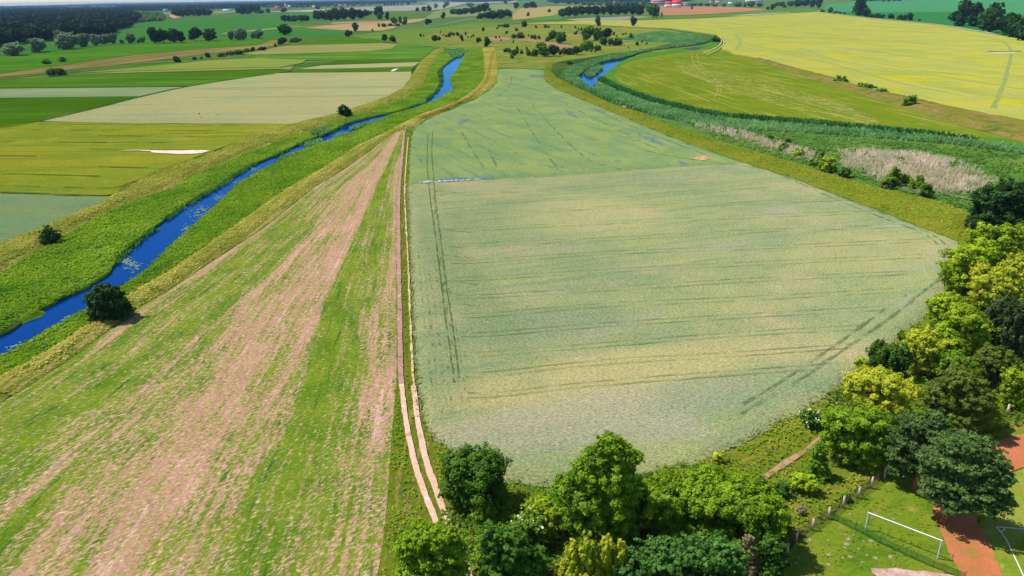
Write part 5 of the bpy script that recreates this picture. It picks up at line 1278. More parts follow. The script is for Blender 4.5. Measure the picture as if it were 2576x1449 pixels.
# ---------------------------------------------------------------- woods that read as one mass
def wood(name, pts, spacing, hgt, leafk, label, seed, lo=26, edge_leaf=1.0, z=0.0):
    r = np.random.default_rng(seed)
    poly = wpoly(pts)
    P = np.array(poly); lo_, hi_ = P.min(0), P.max(0)
    out_c, out_n, out_t, out_s = [], [], [], []
    y = lo_[1]
    xs, yy = [], []
    while y < hi_[1]:
        sp = spacing * max(1.0, (y / 1100.0) ** .5)
        n = int((hi_[0] - lo_[0]) / sp) + 1
        xs.append(lo_[0] + (np.arange(n) + r.uniform(0, 1, n)) * sp); yy.append(np.full(n, y) + r.uniform(-.4, .4, n) * sp); y += sp * 1.5
    X = np.concatenate(xs); Y = np.concatenate(yy)
    k = inside(X, Y, poly)
    X, Y = X[k], Y[k]
    sp = spacing * np.maximum(1.0, (Y / 1100.0) ** .5)
    H = hgt * r.uniform(.75, 1.12, len(X)); W = np.minimum(sp * r.uniform(.62, .95, len(X)), 45)
    m = lo
    a = r.normal(0, 1, (len(X), m, 3)); a /= np.linalg.norm(a, axis=2)[..., None]
    c = np.stack([X, Y, H * .62], 1)[:, None] + a * np.stack([W, W, H * .38], 1)[:, None] * r.uniform(.65, 1.05, (len(X), m, 1))
    nn = a + np.array([0, 0, .5]); tt = np.clip(r.uniform(0, .7, (len(X), 1)) + r.normal(0, .18, (len(X), m)) + .15 * a[..., 2], 0, 1)
    C = c.reshape(-1, 3); N = nn.reshape(-1, 3); T = tt.ravel(); Sz = np.repeat(np.minimum(W * .62, H * .42), m)
    V, Q = leaf_quads(C, N, Sz, r, .5)
    o = link(name, mesh_np(name, V, Q, T), LM[leafk])
    tag(o, label, "wood", None, "stuff")
    return len(X)
wood("forest", [(-420, 150), (-150, 138), (0, 122), (60, 112), (120, 104), (200, 98), (285, 90), (293, 77), (326, 69), (331, 60), (356, 55), (345, 44), (335, 36), (300, 24), (200, 24), (100, 24), (0, 27), (-420, 38)], 8.5, 19, "forest",
     "big dark forest at the upper left", 91)
wood("scrub_wood", [(345, 57), (410, 53), (412, 45), (405, 36), (335, 34), (345, 46)], 8, 11, "teal", "lighter scrubby wood at the right end of the dark forest", 92)
wood("distant_forest", [(300, 27), (400, 29), (470, 26), (560, 23), (640, 20), (800, 16), (900, 12), (1045, 7.5), (1045, 3.5), (800, 8), (640, 11), (300, 16.5)], 22, 22, "forest", "blue distant forest along the horizon at the upper left", 93)
wood("distant_forest", [(-400, 31), (300, 17.5), (640, 11), (1045, 3), (1045, .6), (640, 7), (322, 12), (0, 17), (-400, 23.3)], 60, 24, "forest", "farthest blue forest on the horizon at the upper left", 94, lo=16)
wood("distant_forest", [(1140, 6), (1200, 6), (1290, 4), (1290, -2), (1140, 0)], 22, 22, "forest", "blue distant wood at the top edge left of the middle", 95)
wood("distant_forest", [(1385, 7), (1470, 8), (1540, 7), (1640, 6), (1740, 4), (1740, -6), (1385, -3)], 20, 20, "forest", "blue wood behind the red roofed village", 96)
wood("distant_forest", [(1040, 3.4), (1180, 3.5), (1385, 1), (1740, -6), (1740, -9.5), (1040, .6)], 50, 22, "forest", "blue forest on the horizon along the top edge", 97, lo=16)
wood("distant_forest", [(2155, 4.5), (2260, 1.8), (2380, -1), (2380, -6), (2155, -1)], 22, 18, "forest", "dark wood at the top edge above the bluish green field", 98)
# trees at the far left village
VT = [(445, 43, 18, 22), (458, 42, 20, 22), (472, 41, 18, 22), (486, 41, 21, 24), (500, 41, 20, 24), (515, 40, 18, 22), (528, 40, 16, 16)]
for (u, v, h, w) in VT: mid_tree(u, v, h, w, 'oak', 'far', "dark tree of the copse by the pink sandy scar", "tree", "copse trees by the pink sandy scar")
for (u, v, h, w) in [(610, 37, 22, 22), (622, 36, 20, 22), (632, 36, 24, 22), (645, 33, 22, 22), (655, 34, 8, 16), (600, 34, 16, 16)]:
    mid_tree(u, v, h, w, 'oak', 'far', "dark tree of the grove right of the light green village meadow", "tree", "grove by the village meadow")
for (u, v, h, w, lab) in [(674, 32, 10, 13, "dark round tree before the red roofed farmhouse at the far left village"), (715, 30, 10, 16, "dark tree below the far church spire"), (799, 24, 8, 13, "dark tree at the right end of the cream strip"),
                          (660, 33, 7, 10, "small pale tree left of the round tree before the red roofed farmhouse")]:
    mid_tree(u, v, h, w, 'oak', 'far', lab, "tree")
for (u, v, h, w) in [(680, 19, 7, 14), (692, 20, 9, 14), (703, 20, 11, 15), (724, 19, 8, 13), (735, 19, 9, 14), (748, 19, 7, 15), (762, 19, 6, 15), (775, 18, 6, 14), (790, 18, 7, 15), (808, 17, 6, 14), (825, 17, 6, 14), (845, 16, 7, 14), (870, 15, 7, 15), (890, 15, 6, 14), (910, 14, 6, 14), (930, 12, 6, 14), (945, 11, 6, 10)]:
    mid_tree(u, v, h, w, 'oak', 'teal', "hazy village tree between the far houses at the upper left", "tree", "trees among the far left village")
for (u, v, h, w) in [(968, 14, 6, 7), (976, 14, 5, 6), (984, 14, 5, 5), (992, 14, 5, 6), (1001, 13.5, 5, 5), (1010, 13, 4, 4), (1028, 12, 5, 8), (1012, 12.5, 4, 4)]:
    mid_tree(u, v, h, w, 'oak', 'far', "tiny dark roadside tree beyond the lilac grey field", "tree", "roadside trees beyond the lilac grey field")
for (u, v, h, w) in [(2236, 4.5, 6, 9), (2250, 4, 6, 7), (2262, 3.5, 7, 8), (2222, 5, 3, 6), (1400, 9, 5, 12), (1430, 10, 6, 12), (1450, 11, 7, 14)]:
    mid_tree(u, v, h, w, 'oak', 'far', "small far tree along the top edge of the picture", "tree", "small far trees on the top edge")

# ---------------------------------------------------------------- grass tufts, reeds, lily pads: nobody could count these
def scatter(poly, dens, r, cap=60000, thr=None, s=6.0, seed=0):
    P = np.array(poly); lo, hi = P.min(0), P.max(0)
    n = int(min((hi[0] - lo[0]) * (hi[1] - lo[1]) * dens, 900000))
    X = r.uniform(lo[0], hi[0], n); Y = r.uniform(lo[1], hi[1], n)
    k = inside(X, Y, poly)
    if thr is not None: k &= vnoise(X, Y, s, seed) * .65 + vnoise(X, Y, s * .4, seed + 3) * .35 > thr
    X, Y = X[k], Y[k]
    if len(X) > cap: X, Y = X[:cap], Y[:cap]
    return X, Y

def blades(X, Y, z, h, w, r, per=3, lean=.35):
    """pointed blades; z may be an array"""
    n = len(X)
    Vs = []
    for _ in range(per):
        a = r.uniform(0, 6.283, n); hh = h * r.uniform(.6, 1.25, n); ww = w * r.uniform(.6, 1.3, n) * .5
        ox = r.normal(0, w * .4, n); oy = r.normal(0, w * .4, n); lx = r.normal(0, lean, n) * hh; ly = r.normal(0, lean, n) * hh
        p0 = np.stack([X + ox - np.cos(a) * ww, Y + oy - np.sin(a) * ww, z + 0 * X], 1)
        p1 = np.stack([X + ox + np.cos(a) * ww, Y + oy + np.sin(a) * ww, z + 0 * X], 1)
        p2 = np.stack([X + ox + np.cos(a) * ww * .45 + lx, Y + oy + np.sin(a) * ww * .45 + ly, z + hh], 1)
        p3 = np.stack([X + ox - np.cos(a) * ww * .45 + lx, Y + oy - np.sin(a) * ww * .45 + ly, z + hh * .93], 1)
        Vs.append(np.stack([p0, p1, p2, p3], 1))
    V = np.concatenate(Vs, 0).reshape(-1, 3)
    return V, np.arange(len(V)).reshape(-1, 4)

def sprays(X, Y, z, h, w, r, per=3):
    """leafy tops of grass: small quads turned mostly upward at uneven heights"""
    n = len(X) * per
    C = np.stack([np.tile(X, per) + r.normal(0, w * .5, n), np.tile(Y, per) + r.normal(0, w * .5, n), np.tile(z + 0 * X, per) + h * r.uniform(.05, 1.0, n) ** 1.3], 1)
    return leaf_quads(C, np.tile([-.1, -.1, 1.0], (n, 1)), w, r, .55)

def tufts(name, pts, dens, h, w, mat, label, seed, z=.1, per=3, lean=.35, thr=None, s=6.0, cap=60000, world_pts=None, cat="grass", tn=9.0, zf=None):
    r = np.random.default_rng(seed)
    poly = world_pts if world_pts is not None else wpoly(pts)
    X, Y = scatter(poly, dens, r, cap, thr, s, seed)
    if name == 'verge_tufts':
        for ln_ in (RUT_L, RUT_L2, RUT_R):
            k = edge_dist(X, Y, wsm(ln_), False) > .75; X, Y = X[k], Y[k]
    if name == 'rough_tufts':
        k = edge_dist(X, Y, wsm([(1880, 1225), (1912, 1207), (1960, 1176), (2010, 1142), (2055, 1112), (2120, 1070)]), False) > .6; X, Y = X[k], Y[k]
    if cat == 'dead reeds':                                          # thin out towards the rim
        k = edge_dist(X, Y, poly) > 7 * r.random(len(X)) ** 1.5; X, Y = X[k], Y[k]
    zz = z if zf is None else z + zf(X, Y, edge_dist(X, Y, poly))
    V, Q = blades(X, Y, zz, h, w, r, per, lean) if cat in ('reeds', 'dead reeds') else sprays(X, Y, zz, h, w * .62, r, per)
    t_ = np.clip(vnoise(X, Y, tn, seed + 5) * .9 - .05 + r.normal(0, .15, len(X)), 0, 1)
    return tag(link(name, mesh_np(name, V, Q, np.tile(t_, per)), mat), label, cat, None, "stuff")

bank_l = [(-90, 742)] + G_L + [(1150, 127)] + RIV_L_LEFT[::-1]
bank_r = RIV_L_RIGHT + [(1190, 122), (1212, 122)] + K_R[::-1]
m_tb = leaf_mat("bank_blades", S(88, 136, 28, 1.2), S(158, 182, 54, 1.2), .3, .0)
m_td = leaf_mat("dike_blades", S(132, 146, 38, 1.3), S(204, 190, 98, 1.3), .3, .0)
m_tr = leaf_mat("olive_blades", S(108, 138, 32, 1.15), S(160, 168, 60, 1.15), .3, .0)
tufts("bank_grass", bank_l, 3.4, .28, .46, m_tb, "tall lush grass on the far bank of the left river", 201, z=.1, zf=lumps(.45, 3.2, 11), cap=48000)
tufts("bank_grass", bank_r, 3.4, .24, .44, m_tb, "tall lush grass on the near bank of the left river", 202, z=.1, zf=lumps(.3, 3.0, 15), cap=46000)
tufts("dike_grass", [(-90, 650)] + E_L + G_L[::-1] + [(-90, 742)], 2.4, .22, .42, m_td, "dry seeding grass on the dike along the left fields", 203, zf=ridge(.9, 3.5, .25, 2.6, 21), cap=26000)
tufts("dike_grass", K_R + L_R[::-1], 3, .2, .36, m_td, "dry grass on the dike beside the fallow field", 204, zf=ridge(.7, 2.6, .2, 2.2, 25), cap=26000)
tufts("dike_grass", RD_O + RD_I[::-1], 2.2, .16, .42, m_tr, "olive grass on the dike right of the wheat", 205, zf=ridge(1.0, 5, .2, 2.4, 31), cap=24000)
tufts("rough_tufts", ROUGH, 6, .32, .28, m_tr, "tall rough grass below the trees along the wheat", 206, zf=lumps(.4, 1.6, 81), cap=50000, thr=.36, s=3.5, tn=4)
tufts("verge_tufts", VERG, 7, .28, .24, m_tb, "green grass tufts beside the track", 207, zf=lumps(.3, 1.8, 71), cap=30000, thr=.42, s=3, tn=4)
# undergrowth below the foreground trees
UG = [(1110, 1300), (1300, 1262), (1400, 1240), (1600, 1230), (1700, 1235), (1960, 1290), (1985, 1350), (1960, 1640), (1150, 1640), (1170, 1420)]
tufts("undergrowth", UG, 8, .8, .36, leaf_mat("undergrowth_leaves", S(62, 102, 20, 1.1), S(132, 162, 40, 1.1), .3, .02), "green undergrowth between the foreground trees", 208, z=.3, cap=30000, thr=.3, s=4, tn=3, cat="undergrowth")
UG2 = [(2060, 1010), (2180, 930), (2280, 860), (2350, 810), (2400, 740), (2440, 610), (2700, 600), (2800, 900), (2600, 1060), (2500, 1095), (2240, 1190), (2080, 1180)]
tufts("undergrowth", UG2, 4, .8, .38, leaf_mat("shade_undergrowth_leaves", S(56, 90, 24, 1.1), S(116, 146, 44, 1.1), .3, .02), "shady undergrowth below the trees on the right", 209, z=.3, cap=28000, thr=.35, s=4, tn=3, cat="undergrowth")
tufts("lawn_tufts", [(1990, 1372), (2085, 1300), (2225, 1202), (2300, 1190), (2345, 1240), (2350, 1300), (2390, 1393), (2412, 1436), (2440, 1520), (1900, 1560)], 5, .08, .24, leaf_mat("lawn_blades", S(100, 136, 24, 1.15), S(154, 160, 60, 1.15), .3, .0),
      "longer grass tufts on the lawn around the goal", 210, z=.14, cap=9000, thr=.5, s=2.0, tn=2.5)

m_reed = leaf_mat("reed_leaves", S(88, 140, 66, 1.1), S(146, 186, 116, 1.1), .42, .0)
m_reedd = leaf_mat("shaded_reed_leaves", S(50, 104, 44, 1.0), S(100, 156, 76, 1.0), .35, .0)  # darker copy of the reed leaves, shade put into the colour
m_reedp = leaf_mat("dead_reed_stalks", S(190, 186, 138, 1.1), S(236, 214, 194, 1.15), .45, .0)
REED_A = [(1408, 197), (1430, 172), (1470, 160), (1500, 150), (1560, 138), (1640, 125), (1700, 110), (1750, 99), (1785, 93), (1800, 100), (1782, 105), (1763, 110), (1725, 116), (1663, 123), (1613, 132), (1573, 145), (1530, 152),
          (1500, 161), (1470, 177), (1449, 196), (1468, 214), (1488, 230), (1560, 262), (1640, 288), (1613, 282), (1538, 258), (1463, 223)]
REED_B = [(1502, 213), (1560, 237), (1600, 252), (1640, 265), (1700, 279), (1760, 293), (1830, 304), (1932, 312), (2057, 322), (2182, 333), (2370, 351), (2452, 361), (2700, 392), (2700, 408), (2452, 372), (2370, 363), (2200, 350),
          (2057, 338), (1932, 332), (1830, 328), (1760, 318), (1680, 302), (1600, 276), (1540, 252), (1492, 227)]
REED_C = [(1506, 203), (1560, 231), (1640, 259), (1700, 273), (1760, 287), (1830, 298), (1932, 306), (2057, 316), (2182, 327), (2370, 345), (2452, 355), (2452, 353), (2370, 343), (2182, 324), (2057, 312), (1932, 302), (1830, 294), (1760, 281), (1700, 267),
          (1640, 252), (1560, 223), (1515, 198)]
patch("reed_bed", REED_A, m_reedg, z=.10, edge_step=6, jag=1, label="reed bed on the near side of the right river bend")
patch("reed_bed", REED_B, m_reedg, z=.11, edge_step=6, jag=1, label="reed bed along the near side of the narrow channel")
patch("reed_bed", [(1560, 100), (1600, 88), (1663, 80), (1738, 86), (1785, 96), (1760, 104), (1700, 106), (1640, 106)], ground_mat("sedge", S(86, 146, 74), S(96, 146, 78), 30, d=S(66, 124, 66), ds=12, fine=2), z=.24, edge_step=12, jag=2, label="teal sedge flat inside the far river bend")
tufts("reeds", REED_A, 1.1, 1.9, .9, m_reed, "blue green reeds on the near side of the right river bend", 221, z=.1, per=3, lean=.5, cap=24000, thr=.25, cat="reeds")
tufts("reeds", REED_B, 1.1, 1.7, .9, m_reed, "blue green reeds along the near side of the narrow channel", 222, z=.1, per=3, lean=.5, cap=26000, thr=.2, cat="reeds")
tufts("reeds", REED_C, 1.6, 2.0, 1.0, m_reedd, "reeds coloured dark for their shaded face along the far side of the narrow channel", 223, z=.1, per=3, lean=.3, cap=14000, cat="reeds")  # dark leaf colour stands in for the reeds' shaded face
tufts("reeds", [(1560, 100), (1600, 88), (1663, 80), (1738, 86), (1785, 96), (1760, 104), (1700, 106), (1640, 106)], .35, 1.4, 1.6, m_reed, "teal sedge and reeds inside the far river bend", 224, z=.25, lean=.6, cap=9000, thr=.4, s=14, cat="reeds")
patch("reed_island", [(1472, 186), (1486, 175), (1506, 167), (1514, 171), (1502, 183), (1484, 193)], m_reedg, z=-.55, edge_step=3, jag=.6, label="small reed island in the right river bend")
tufts("reeds", [(1472, 186), (1486, 175), (1506, 167), (1514, 171), (1502, 183), (1484, 193)], 1.4, 2.2, 1.0, m_reed, "reeds on the small island in the right river bend", 225, z=-.55, lean=.4, cat="reeds")
tufts("dead_reeds", [(1730, 316), (1790, 316), (1850, 326), (1932, 352), (2000, 372), (2060, 390), (2100, 405), (2090, 414), (2030, 405), (1960, 385), (1880, 362), (1800, 338)], 1.5, 1.7, .35, m_reedp, "strip of pale dead reeds beside the right dike", 226, per=3,
      lean=.3, thr=.36, s=3.5, cap=6000, cat="dead reeds")
tufts("dead_reeds", [(2100, 380), (2200, 380), (2290, 386), (2380, 400), (2450, 424), (2500, 450), (2510, 474), (2460, 505), (2420, 500), (2330, 490), (2260, 475), (2200, 455), (2150, 435), (2100, 415), (2110, 400)], 1.9, 1.7, .28, m_reedp,
      "wide patch of pale dead reeds right of the shrub row", 227, per=3, lean=.3, thr=.36, s=3.5, cap=7500, cat="dead reeds")
tufts("marsh_grass", [(1720, 306), (1840, 324), (2100, 342), (2400, 368), (2700, 404), (2700, 575), (2458, 598), (2452, 545), (2300, 492), (2100, 440), (1900, 382), (1800, 352)], .9, .4, .8, leaf_mat("marsh_blades", S(86, 128, 46, 1.1), S(140, 166, 78, 1.1), .3, .0), "rank green marsh grass on the right floodplain", 228, zf=lumps(.5, 6, 41), cap=30000, thr=.3, s=9)
m_litter = broken_mat("dead_reed_litter", S(212, 190, 172), 5, .44, .74, .6)
patch("reed_litter", [(1757, 324), (1790, 319), (1850, 331), (1932, 353), (2000, 373), (2060, 391), (2100, 405), (2090, 413), (2030, 404), (1960, 384), (1880, 361), (1800, 337)], m_litter, z=.62, edge_step=4, jag=1.2, kind="stuff", label="pale litter under the strip of dead reeds", cat="dead reeds")
patch("reed_litter", [(2125, 386), (2200, 390), (2280, 397), (2360, 412), (2420, 432), (2468, 456), (2486, 470), (2458, 503), (2420, 498), (2330, 488), (2260, 473), (2200, 453), (2150, 433), (2104, 415), (2112, 401)], m_litter, z=.62, edge_step=4, jag=1.2, kind="stuff",
      label="pale litter under the wide patch of dead reeds", cat="dead reeds")
# reeds standing in the left river
def ell(u, v, a, b, n=14, rot=0.0):
    return [(u + a * math.cos(t) * math.cos(rot) - b * math.sin(t) * math.sin(rot), v + a * math.cos(t) * math.sin(rot) + b * math.sin(t) * math.cos(rot)) for t in np.linspace(0, 6.283, n, endpoint=False)]
for i, (u, v, a, b, rot, hh, lab) in enumerate([
    (806, 334, 22, 7, -.25, 2.2, "broad pale topped reed clump standing in the left river"), (788, 362, 24, 6, -.3, 1.5, "reed clump at the near edge of the left river below the broad one"), (722, 396, 30, 5, -.45, 1.3, "long low reed fringe on the near edge of the left river"),
    (862, 340, 18, 4, -.25, 1.3, "short reed fringe just upstream of the broad reed clump"), (925, 313, 48, 3, -.27, 1.5, "long pale topped reed strip filling the left river"), (1060, 256, 10, 6, -.3, 1.5, "reeds on the inside of the left river's upper bend"),
    (1150, 134, 20, 9, -.3, 2.2, "reed stand closing the top end of the left river"), (655, 432, 16, 4, -.5, 1.0, "small reed fringe below the long low one"), (1108, 190, 5, 18, 0, 1.5, "dark reeds along the far side of the left river's top reach")]):
    tufts("reeds", ell(u, v, a, b, 14, rot), 2.2 if v > 300 else 1.2, hh, .6, m_reed if i not in (8,) else m_reedd, lab, 240 + i, z=-.6, per=3, lean=.4, cap=6000, cat="reeds")
# edge plants along both river margins; bank shade put into the far ones' colour
def margin(pts, name, off, dens, h, mat, label, seed, z):
    p = np.array(wsm(pts)); r = np.random.default_rng(seed)
    L = np.concatenate([[0], np.cumsum(np.hypot(*np.diff(p, axis=0).T))])
    n = int(L[-1] * dens); s_ = r.uniform(0, L[-1], n)
    X = np.interp(s_, L, p[:, 0]) + r.normal(off, .5, n); Y = np.interp(s_, L, p[:, 1]) + r.normal(0, .5, n)
    k = vnoise(X, Y, 9, seed) > .3; X, Y = X[k], Y[k]
    V, Q = blades(X, Y, z, h, .6, r, 3, .35)
    tag(link(name, mesh_np(name, V, Q, np.clip(np.tile(vnoise(X, Y, 7, seed), 3), 0, 1)), mat), label, "reeds", None, "stuff")
margin(RIV_L_LEFT, "edge_plants", .5, 5, .9, m_reedd, "sedges coloured dark for bank shade on the far margin of the left river", 260, -.55)
margin(RIV_L_RIGHT[:14], "edge_plants", .2, 3, .45, m_tb, "grassy fringe on the near margin of the left river", 261, -.4)
# floating leaves
r_ = np.random.default_rng(270)
LV, LQ = [], []
for (u, v, a, b, n) in [(320, 655, 14, 12, 70), (335, 668, 22, 10, 60), (505, 535, 30, 22, 160), (560, 498, 22, 10, 80), (600, 458, 16, 8, 50), (40, 870, 30, 10, 30), (640, 425, 12, 6, 40), (470, 575, 14, 12, 60), (235, 745, 20, 8, 20), (165, 800, 20, 10, 16)]:
    for _ in range(int(n * .55)):
        p = at(u + r_.normal(0, a * .5), v + r_.normal(0, b * .5), -.47)
        an = r_.uniform(0, 6.28, 1)[0]; s_ = r_.uniform(.15, .38)
        q = [(p[0] + s_ * math.cos(an + k * 1.5708) * (1.5 if k % 2 else 1), p[1] + s_ * math.sin(an + k * 1.5708) * (1.5 if k % 2 else 1), -.465 + r_.uniform(0, .02)) for k in range(4)]
        LQ.append([len(LV) + k for k in range(4)]); LV += q
k_ = inside(np.array(LV)[::4, 0], np.array(LV)[::4, 1], riv_l)
tag(link("lily_pads", mesh_np("lily_pads", np.array(LV), np.array(LQ)[k_], r_.uniform(0, 1, k_.sum())), leaf_mat("floating_leaves", S(96, 140, 84), S(150, 176, 130), .1, .1)), "floating leaves scattered on the left river", "water plants", None, "stuff")

# ears and stems along the open rim of the wheat
def rim(pts, name, dens, h, w, mat, label, seed, z, spread):
    p = np.array(wsm(pts)); r = np.random.default_rng(seed)
    L = np.concatenate([[0], np.cumsum(np.hypot(*np.diff(p, axis=0).T))])
    n = int(L[-1] * dens); s_ = r.uniform(0, L[-1], n)
    X = np.interp(s_, L, p[:, 0]) + r.normal(0, spread, n); Y = np.interp(s_, L, p[:, 1]) + r.normal(0, spread, n)
    V, Q = sprays(X, Y, z, h, w, r, 3)
    tag(link(name, mesh_np(name, V, Q, r.uniform(0, 1, len(Q))), mat), label, "crop", None, "stuff")
m_ear = leaf_mat("wheat_ears", S(136, 150, 92, 1.1), S(180, 178, 120, 1.1), .35, .0)
rim(W_R2[10:], "wheat_rim", 9, .6, .16, m_ear, "ragged ears along the near rim of the wheat", 290, .1, .5)

# ---------------------------------------------------------------- goal, fences, posts
def box(x0, x1, y0, y1, z0, z1):
    V = np.array([(x, y, z) for z in (z0, z1) for x, y in ((x0, y0), (x1, y0), (x1, y1), (x0, y1))], float)
    Q = np.array([(3, 2, 1, 0), (4, 5, 6, 7), (0, 1, 5, 4), (1, 2, 6, 5), (2, 3, 7, 6), (3, 0, 4, 7)])
    return V, Q

m_white = plain_mat("white_paint", (.82, .84, .9, 1), .5, .04, 2)
m_greyp = plain_mat("grey_white_paint", (.58, .62, .72, 1), .6, .08, 2)  # greyer and bluer than the crossbar's white
m_conc = plain_mat("weathered_concrete", S(214, 190, 170), .95, .12, 4)
m_wire = plain_mat("rusty_wire", S(90, 84, 60), .8, .1)
m_green = plain_mat("green_metal", S(86, 128, 74), .6, .1)

GZ = 2.44
ga = at(2175.5, 1336); gb = at(2357, 1408)          # feet of the two goal posts
ga[2] = gb[2] = 0
gc = (ga + gb) / 2
gx = (gb - ga); GL = float(np.hypot(gx[0], gx[1])); gdir = math.atan2(gx[1], gx[0])
goal = empty("football_goal", (gc[0], gc[1], .1), gdir)
for s_ in (-1, 1):
    V, Q = tube([(s_ * GL / 2, 0, 0), (s_ * GL / 2, 0, GZ * .5), (s_ * GL / 2, 0, GZ - .06)], [.07, .07, .07], 8)
    link("goal_post", mesh_np("goal_post", V, Q, smooth=True), m_greyp, goal)
V, Q = tube([(-GL / 2 - .07, 0, GZ), (0, 0, GZ), (GL / 2 + .07, 0, GZ)], [.058, .058, .058], 8)
link("crossbar", mesh_np("crossbar", V, Q, smooth=True), m_white, goal)
for s_ in (-1, 1):
    parts = [tube([(s_ * GL / 2, 0.05, GZ - .08), (s_ * GL / 2, .9, GZ - .1), (s_ * GL / 2, 1.0, GZ - .16)], [.03, .03, .03], 6),
             tube([(s_ * GL / 2, .98, GZ - .16), (s_ * GL / 2, 1.15, 1.2), (s_ * GL / 2, 1.4, 0)], [.028, .028, .028], 6)]
    V, Q = join(parts)
    link("net_bracket", mesh_np("net_bracket", V, Q, smooth=True), m_green, goal)
tag(goal, "white football goal without a net standing on the lawn beside the green netting", "goal")

# concrete post fence with wire
fp = [(1978, 1400), (2001, 1364), (2042, 1336), (2083, 1308), (2120, 1280), (2156, 1255), (2191, 1230), (2223, 1207)]
f0 = at(*fp[0]); f0[2] = 0
fence = empty("wire_fence", f0)
pts_w = []
for i, (u, v) in enumerate(fp):
    p = at(u, v) - f0; p[2] = 0
    pts_w.append(p)
    r2 = np.random.default_rng(300 + i)
    V, Q = box(-.11, .11, -.11, .11, 0, 1.75)
    V[4:, :2] *= .8; V[4:, 0] += r2.normal(0, .06); V[4:, 1] += r2.normal(0, .06)
    V, Q = join([(V, Q), box(-.07, .07, -.07, .07, 1.752, 1.80)])
    o = link("fence_post", mesh_np("fence_post", V, Q), m_conc, fence)
    o.location = p
WV = []
for h in np.linspace(.15, 1.5, 7):
    WV.append(tube([p + np.array([0, .13, h]) for p in pts_w], [.012] * len(pts_w), 4))
for a, b in zip(pts_w[:-1], pts_w[1:]):
    n = 22
    for k in range(n):
        q0 = a + (b - a) * (k / n); q1 = a + (b - a) * ((k + 1.5) / n)
        WV.append(tube([q0 + np.array([0, .13, .1]), q1 + np.array([0, .13, 1.5])], [.008, .008], 3))
        WV.append(tube([q1 + np.array([0, .13, .1]), q0 + np.array([0, .13, 1.5])], [.008, .008], 3))
V, Q = join(WV)
link("wire_mesh", mesh_np("wire_mesh", V, Q), m_wire, fence)
tag(fence, "old fence of pale concrete posts and wire between the rough grass and the lawn", "fence")
# far end of the same kind of fence at the right edge
f0 = at(2532, 1047); f0[2] = 0
post = link("concrete_post", mesh_np("concrete_post", *join([box(-.12, .12, -.12, .12, 0, 1.9), box(-.08, .08, -.08, .08, 1.902, 1.96)])), m_conc)
post.location = f0
tag(post, "single pale concrete post under the lime green tree at the right edge", "fence post")

# low green netting fence
np_ = [(2087, 1306), (2150, 1336), (2180, 1352), (2212, 1370), (2278, 1400), (2345, 1430), (2425, 1462)]
f0 = at(*np_[0]); f0[2] = 0
net = empty("netting_fence", f0)
pw = [at(u, v) - f0 for u, v in np_]
for p in pw: p[2] = 0
t = NT("green_netting")
tc = t.n("ShaderNodeTexCoord")
gn = t.noise(tc.outputs["Object"], 3.0, 4, .6)
tr_ = t.n("ShaderNodeBsdfTransparent"); df = t.n("ShaderNodeBsdfDiffuse", Color=S(46, 118, 58))
m_net = t.surf(t.n("ShaderNodeMixShader", Fac=t.math('ADD', t.math('MULTIPLY', gn, .5), .28), _1=tr_.outputs[0], _2=df.outputs[0]).outputs[0])
pp = np.array(densify([tuple(p[:2]) for p in pw], .5, False))
nz = 5; hz = np.linspace(.05, 1.15, nz)
V = np.array([(x + .05 * math.sin(3.1 * i + 2 * h), y + .05 * math.cos(2.3 * i + 3 * h), h * (1 - .08 * math.sin(i * .9) ** 2)) for i, (x, y) in enumerate(pp) for h in hz])
Q = np.array([(i * nz + j, (i + 1) * nz + j, (i + 1) * nz + j + 1, i * nz + j + 1) for i in range(len(pp) - 1) for j in range(nz - 1)])
link("netting", mesh_np("netting", V, Q, smooth=True), m_net, net)
for p in pw[1:]:
    V, Q = join([tube([p + np.array([0, 0, 0]), p + np.array([0, 0, .7]), p + np.array([0, 0, 1.35])], [.035, .03, .03], 6), tube([p + np.array([0, 0, 1.33]), p + np.array([.16, -.1, 1.36])], [.02, .02], 5)])
    link("netting_post", mesh_np("netting_post", V, Q, smooth=True), m_green, net)
tag(net, "low sagging green netting fence running in front of the goal", "fence")

# leaning wooden stakes by the track
m_wood = plain_mat("grey_wood", S(220, 214, 204), .95, .2, 4)
for i, (u, v, lx, lab) in enumerate([(1009, 1221, -.5, "topmost of the leaning wooden stakes left of the track"), (1015, 1247, -.7, "second leaning wooden stake left of the track"), (1027, 1266, -.4, "third leaning wooden stake left of the track"),
                                     (1024, 1297, -.2, "short worn wooden stake low on the left of the track"), (1040, 1318, -.3, "lowest wooden stake left of the track, half hidden by the overhanging tree")]):
    V, Q = tube([(0, 0, -.1), (lx * .4, .03, .5), (lx, .05, 1.0 if i < 3 else .6)], [.085, .08, .07], 7)
    n = len(V)
    V2, Q2 = tube([(lx, .05, 1.0 if i < 3 else .6), (lx * 1.04, .05, 1.04 if i < 3 else .64)], [.07, .01], 7)
    V, Q = join([(V, Q), (V2, Q2)])
    o = link("wooden_stake", mesh_np("wooden_stake", V, Q, smooth=True), m_wood)
    p = at(u, v); o.location = (p[0], p[1], .1)
    tag(o, lab, "stake", "wooden stakes along the track")

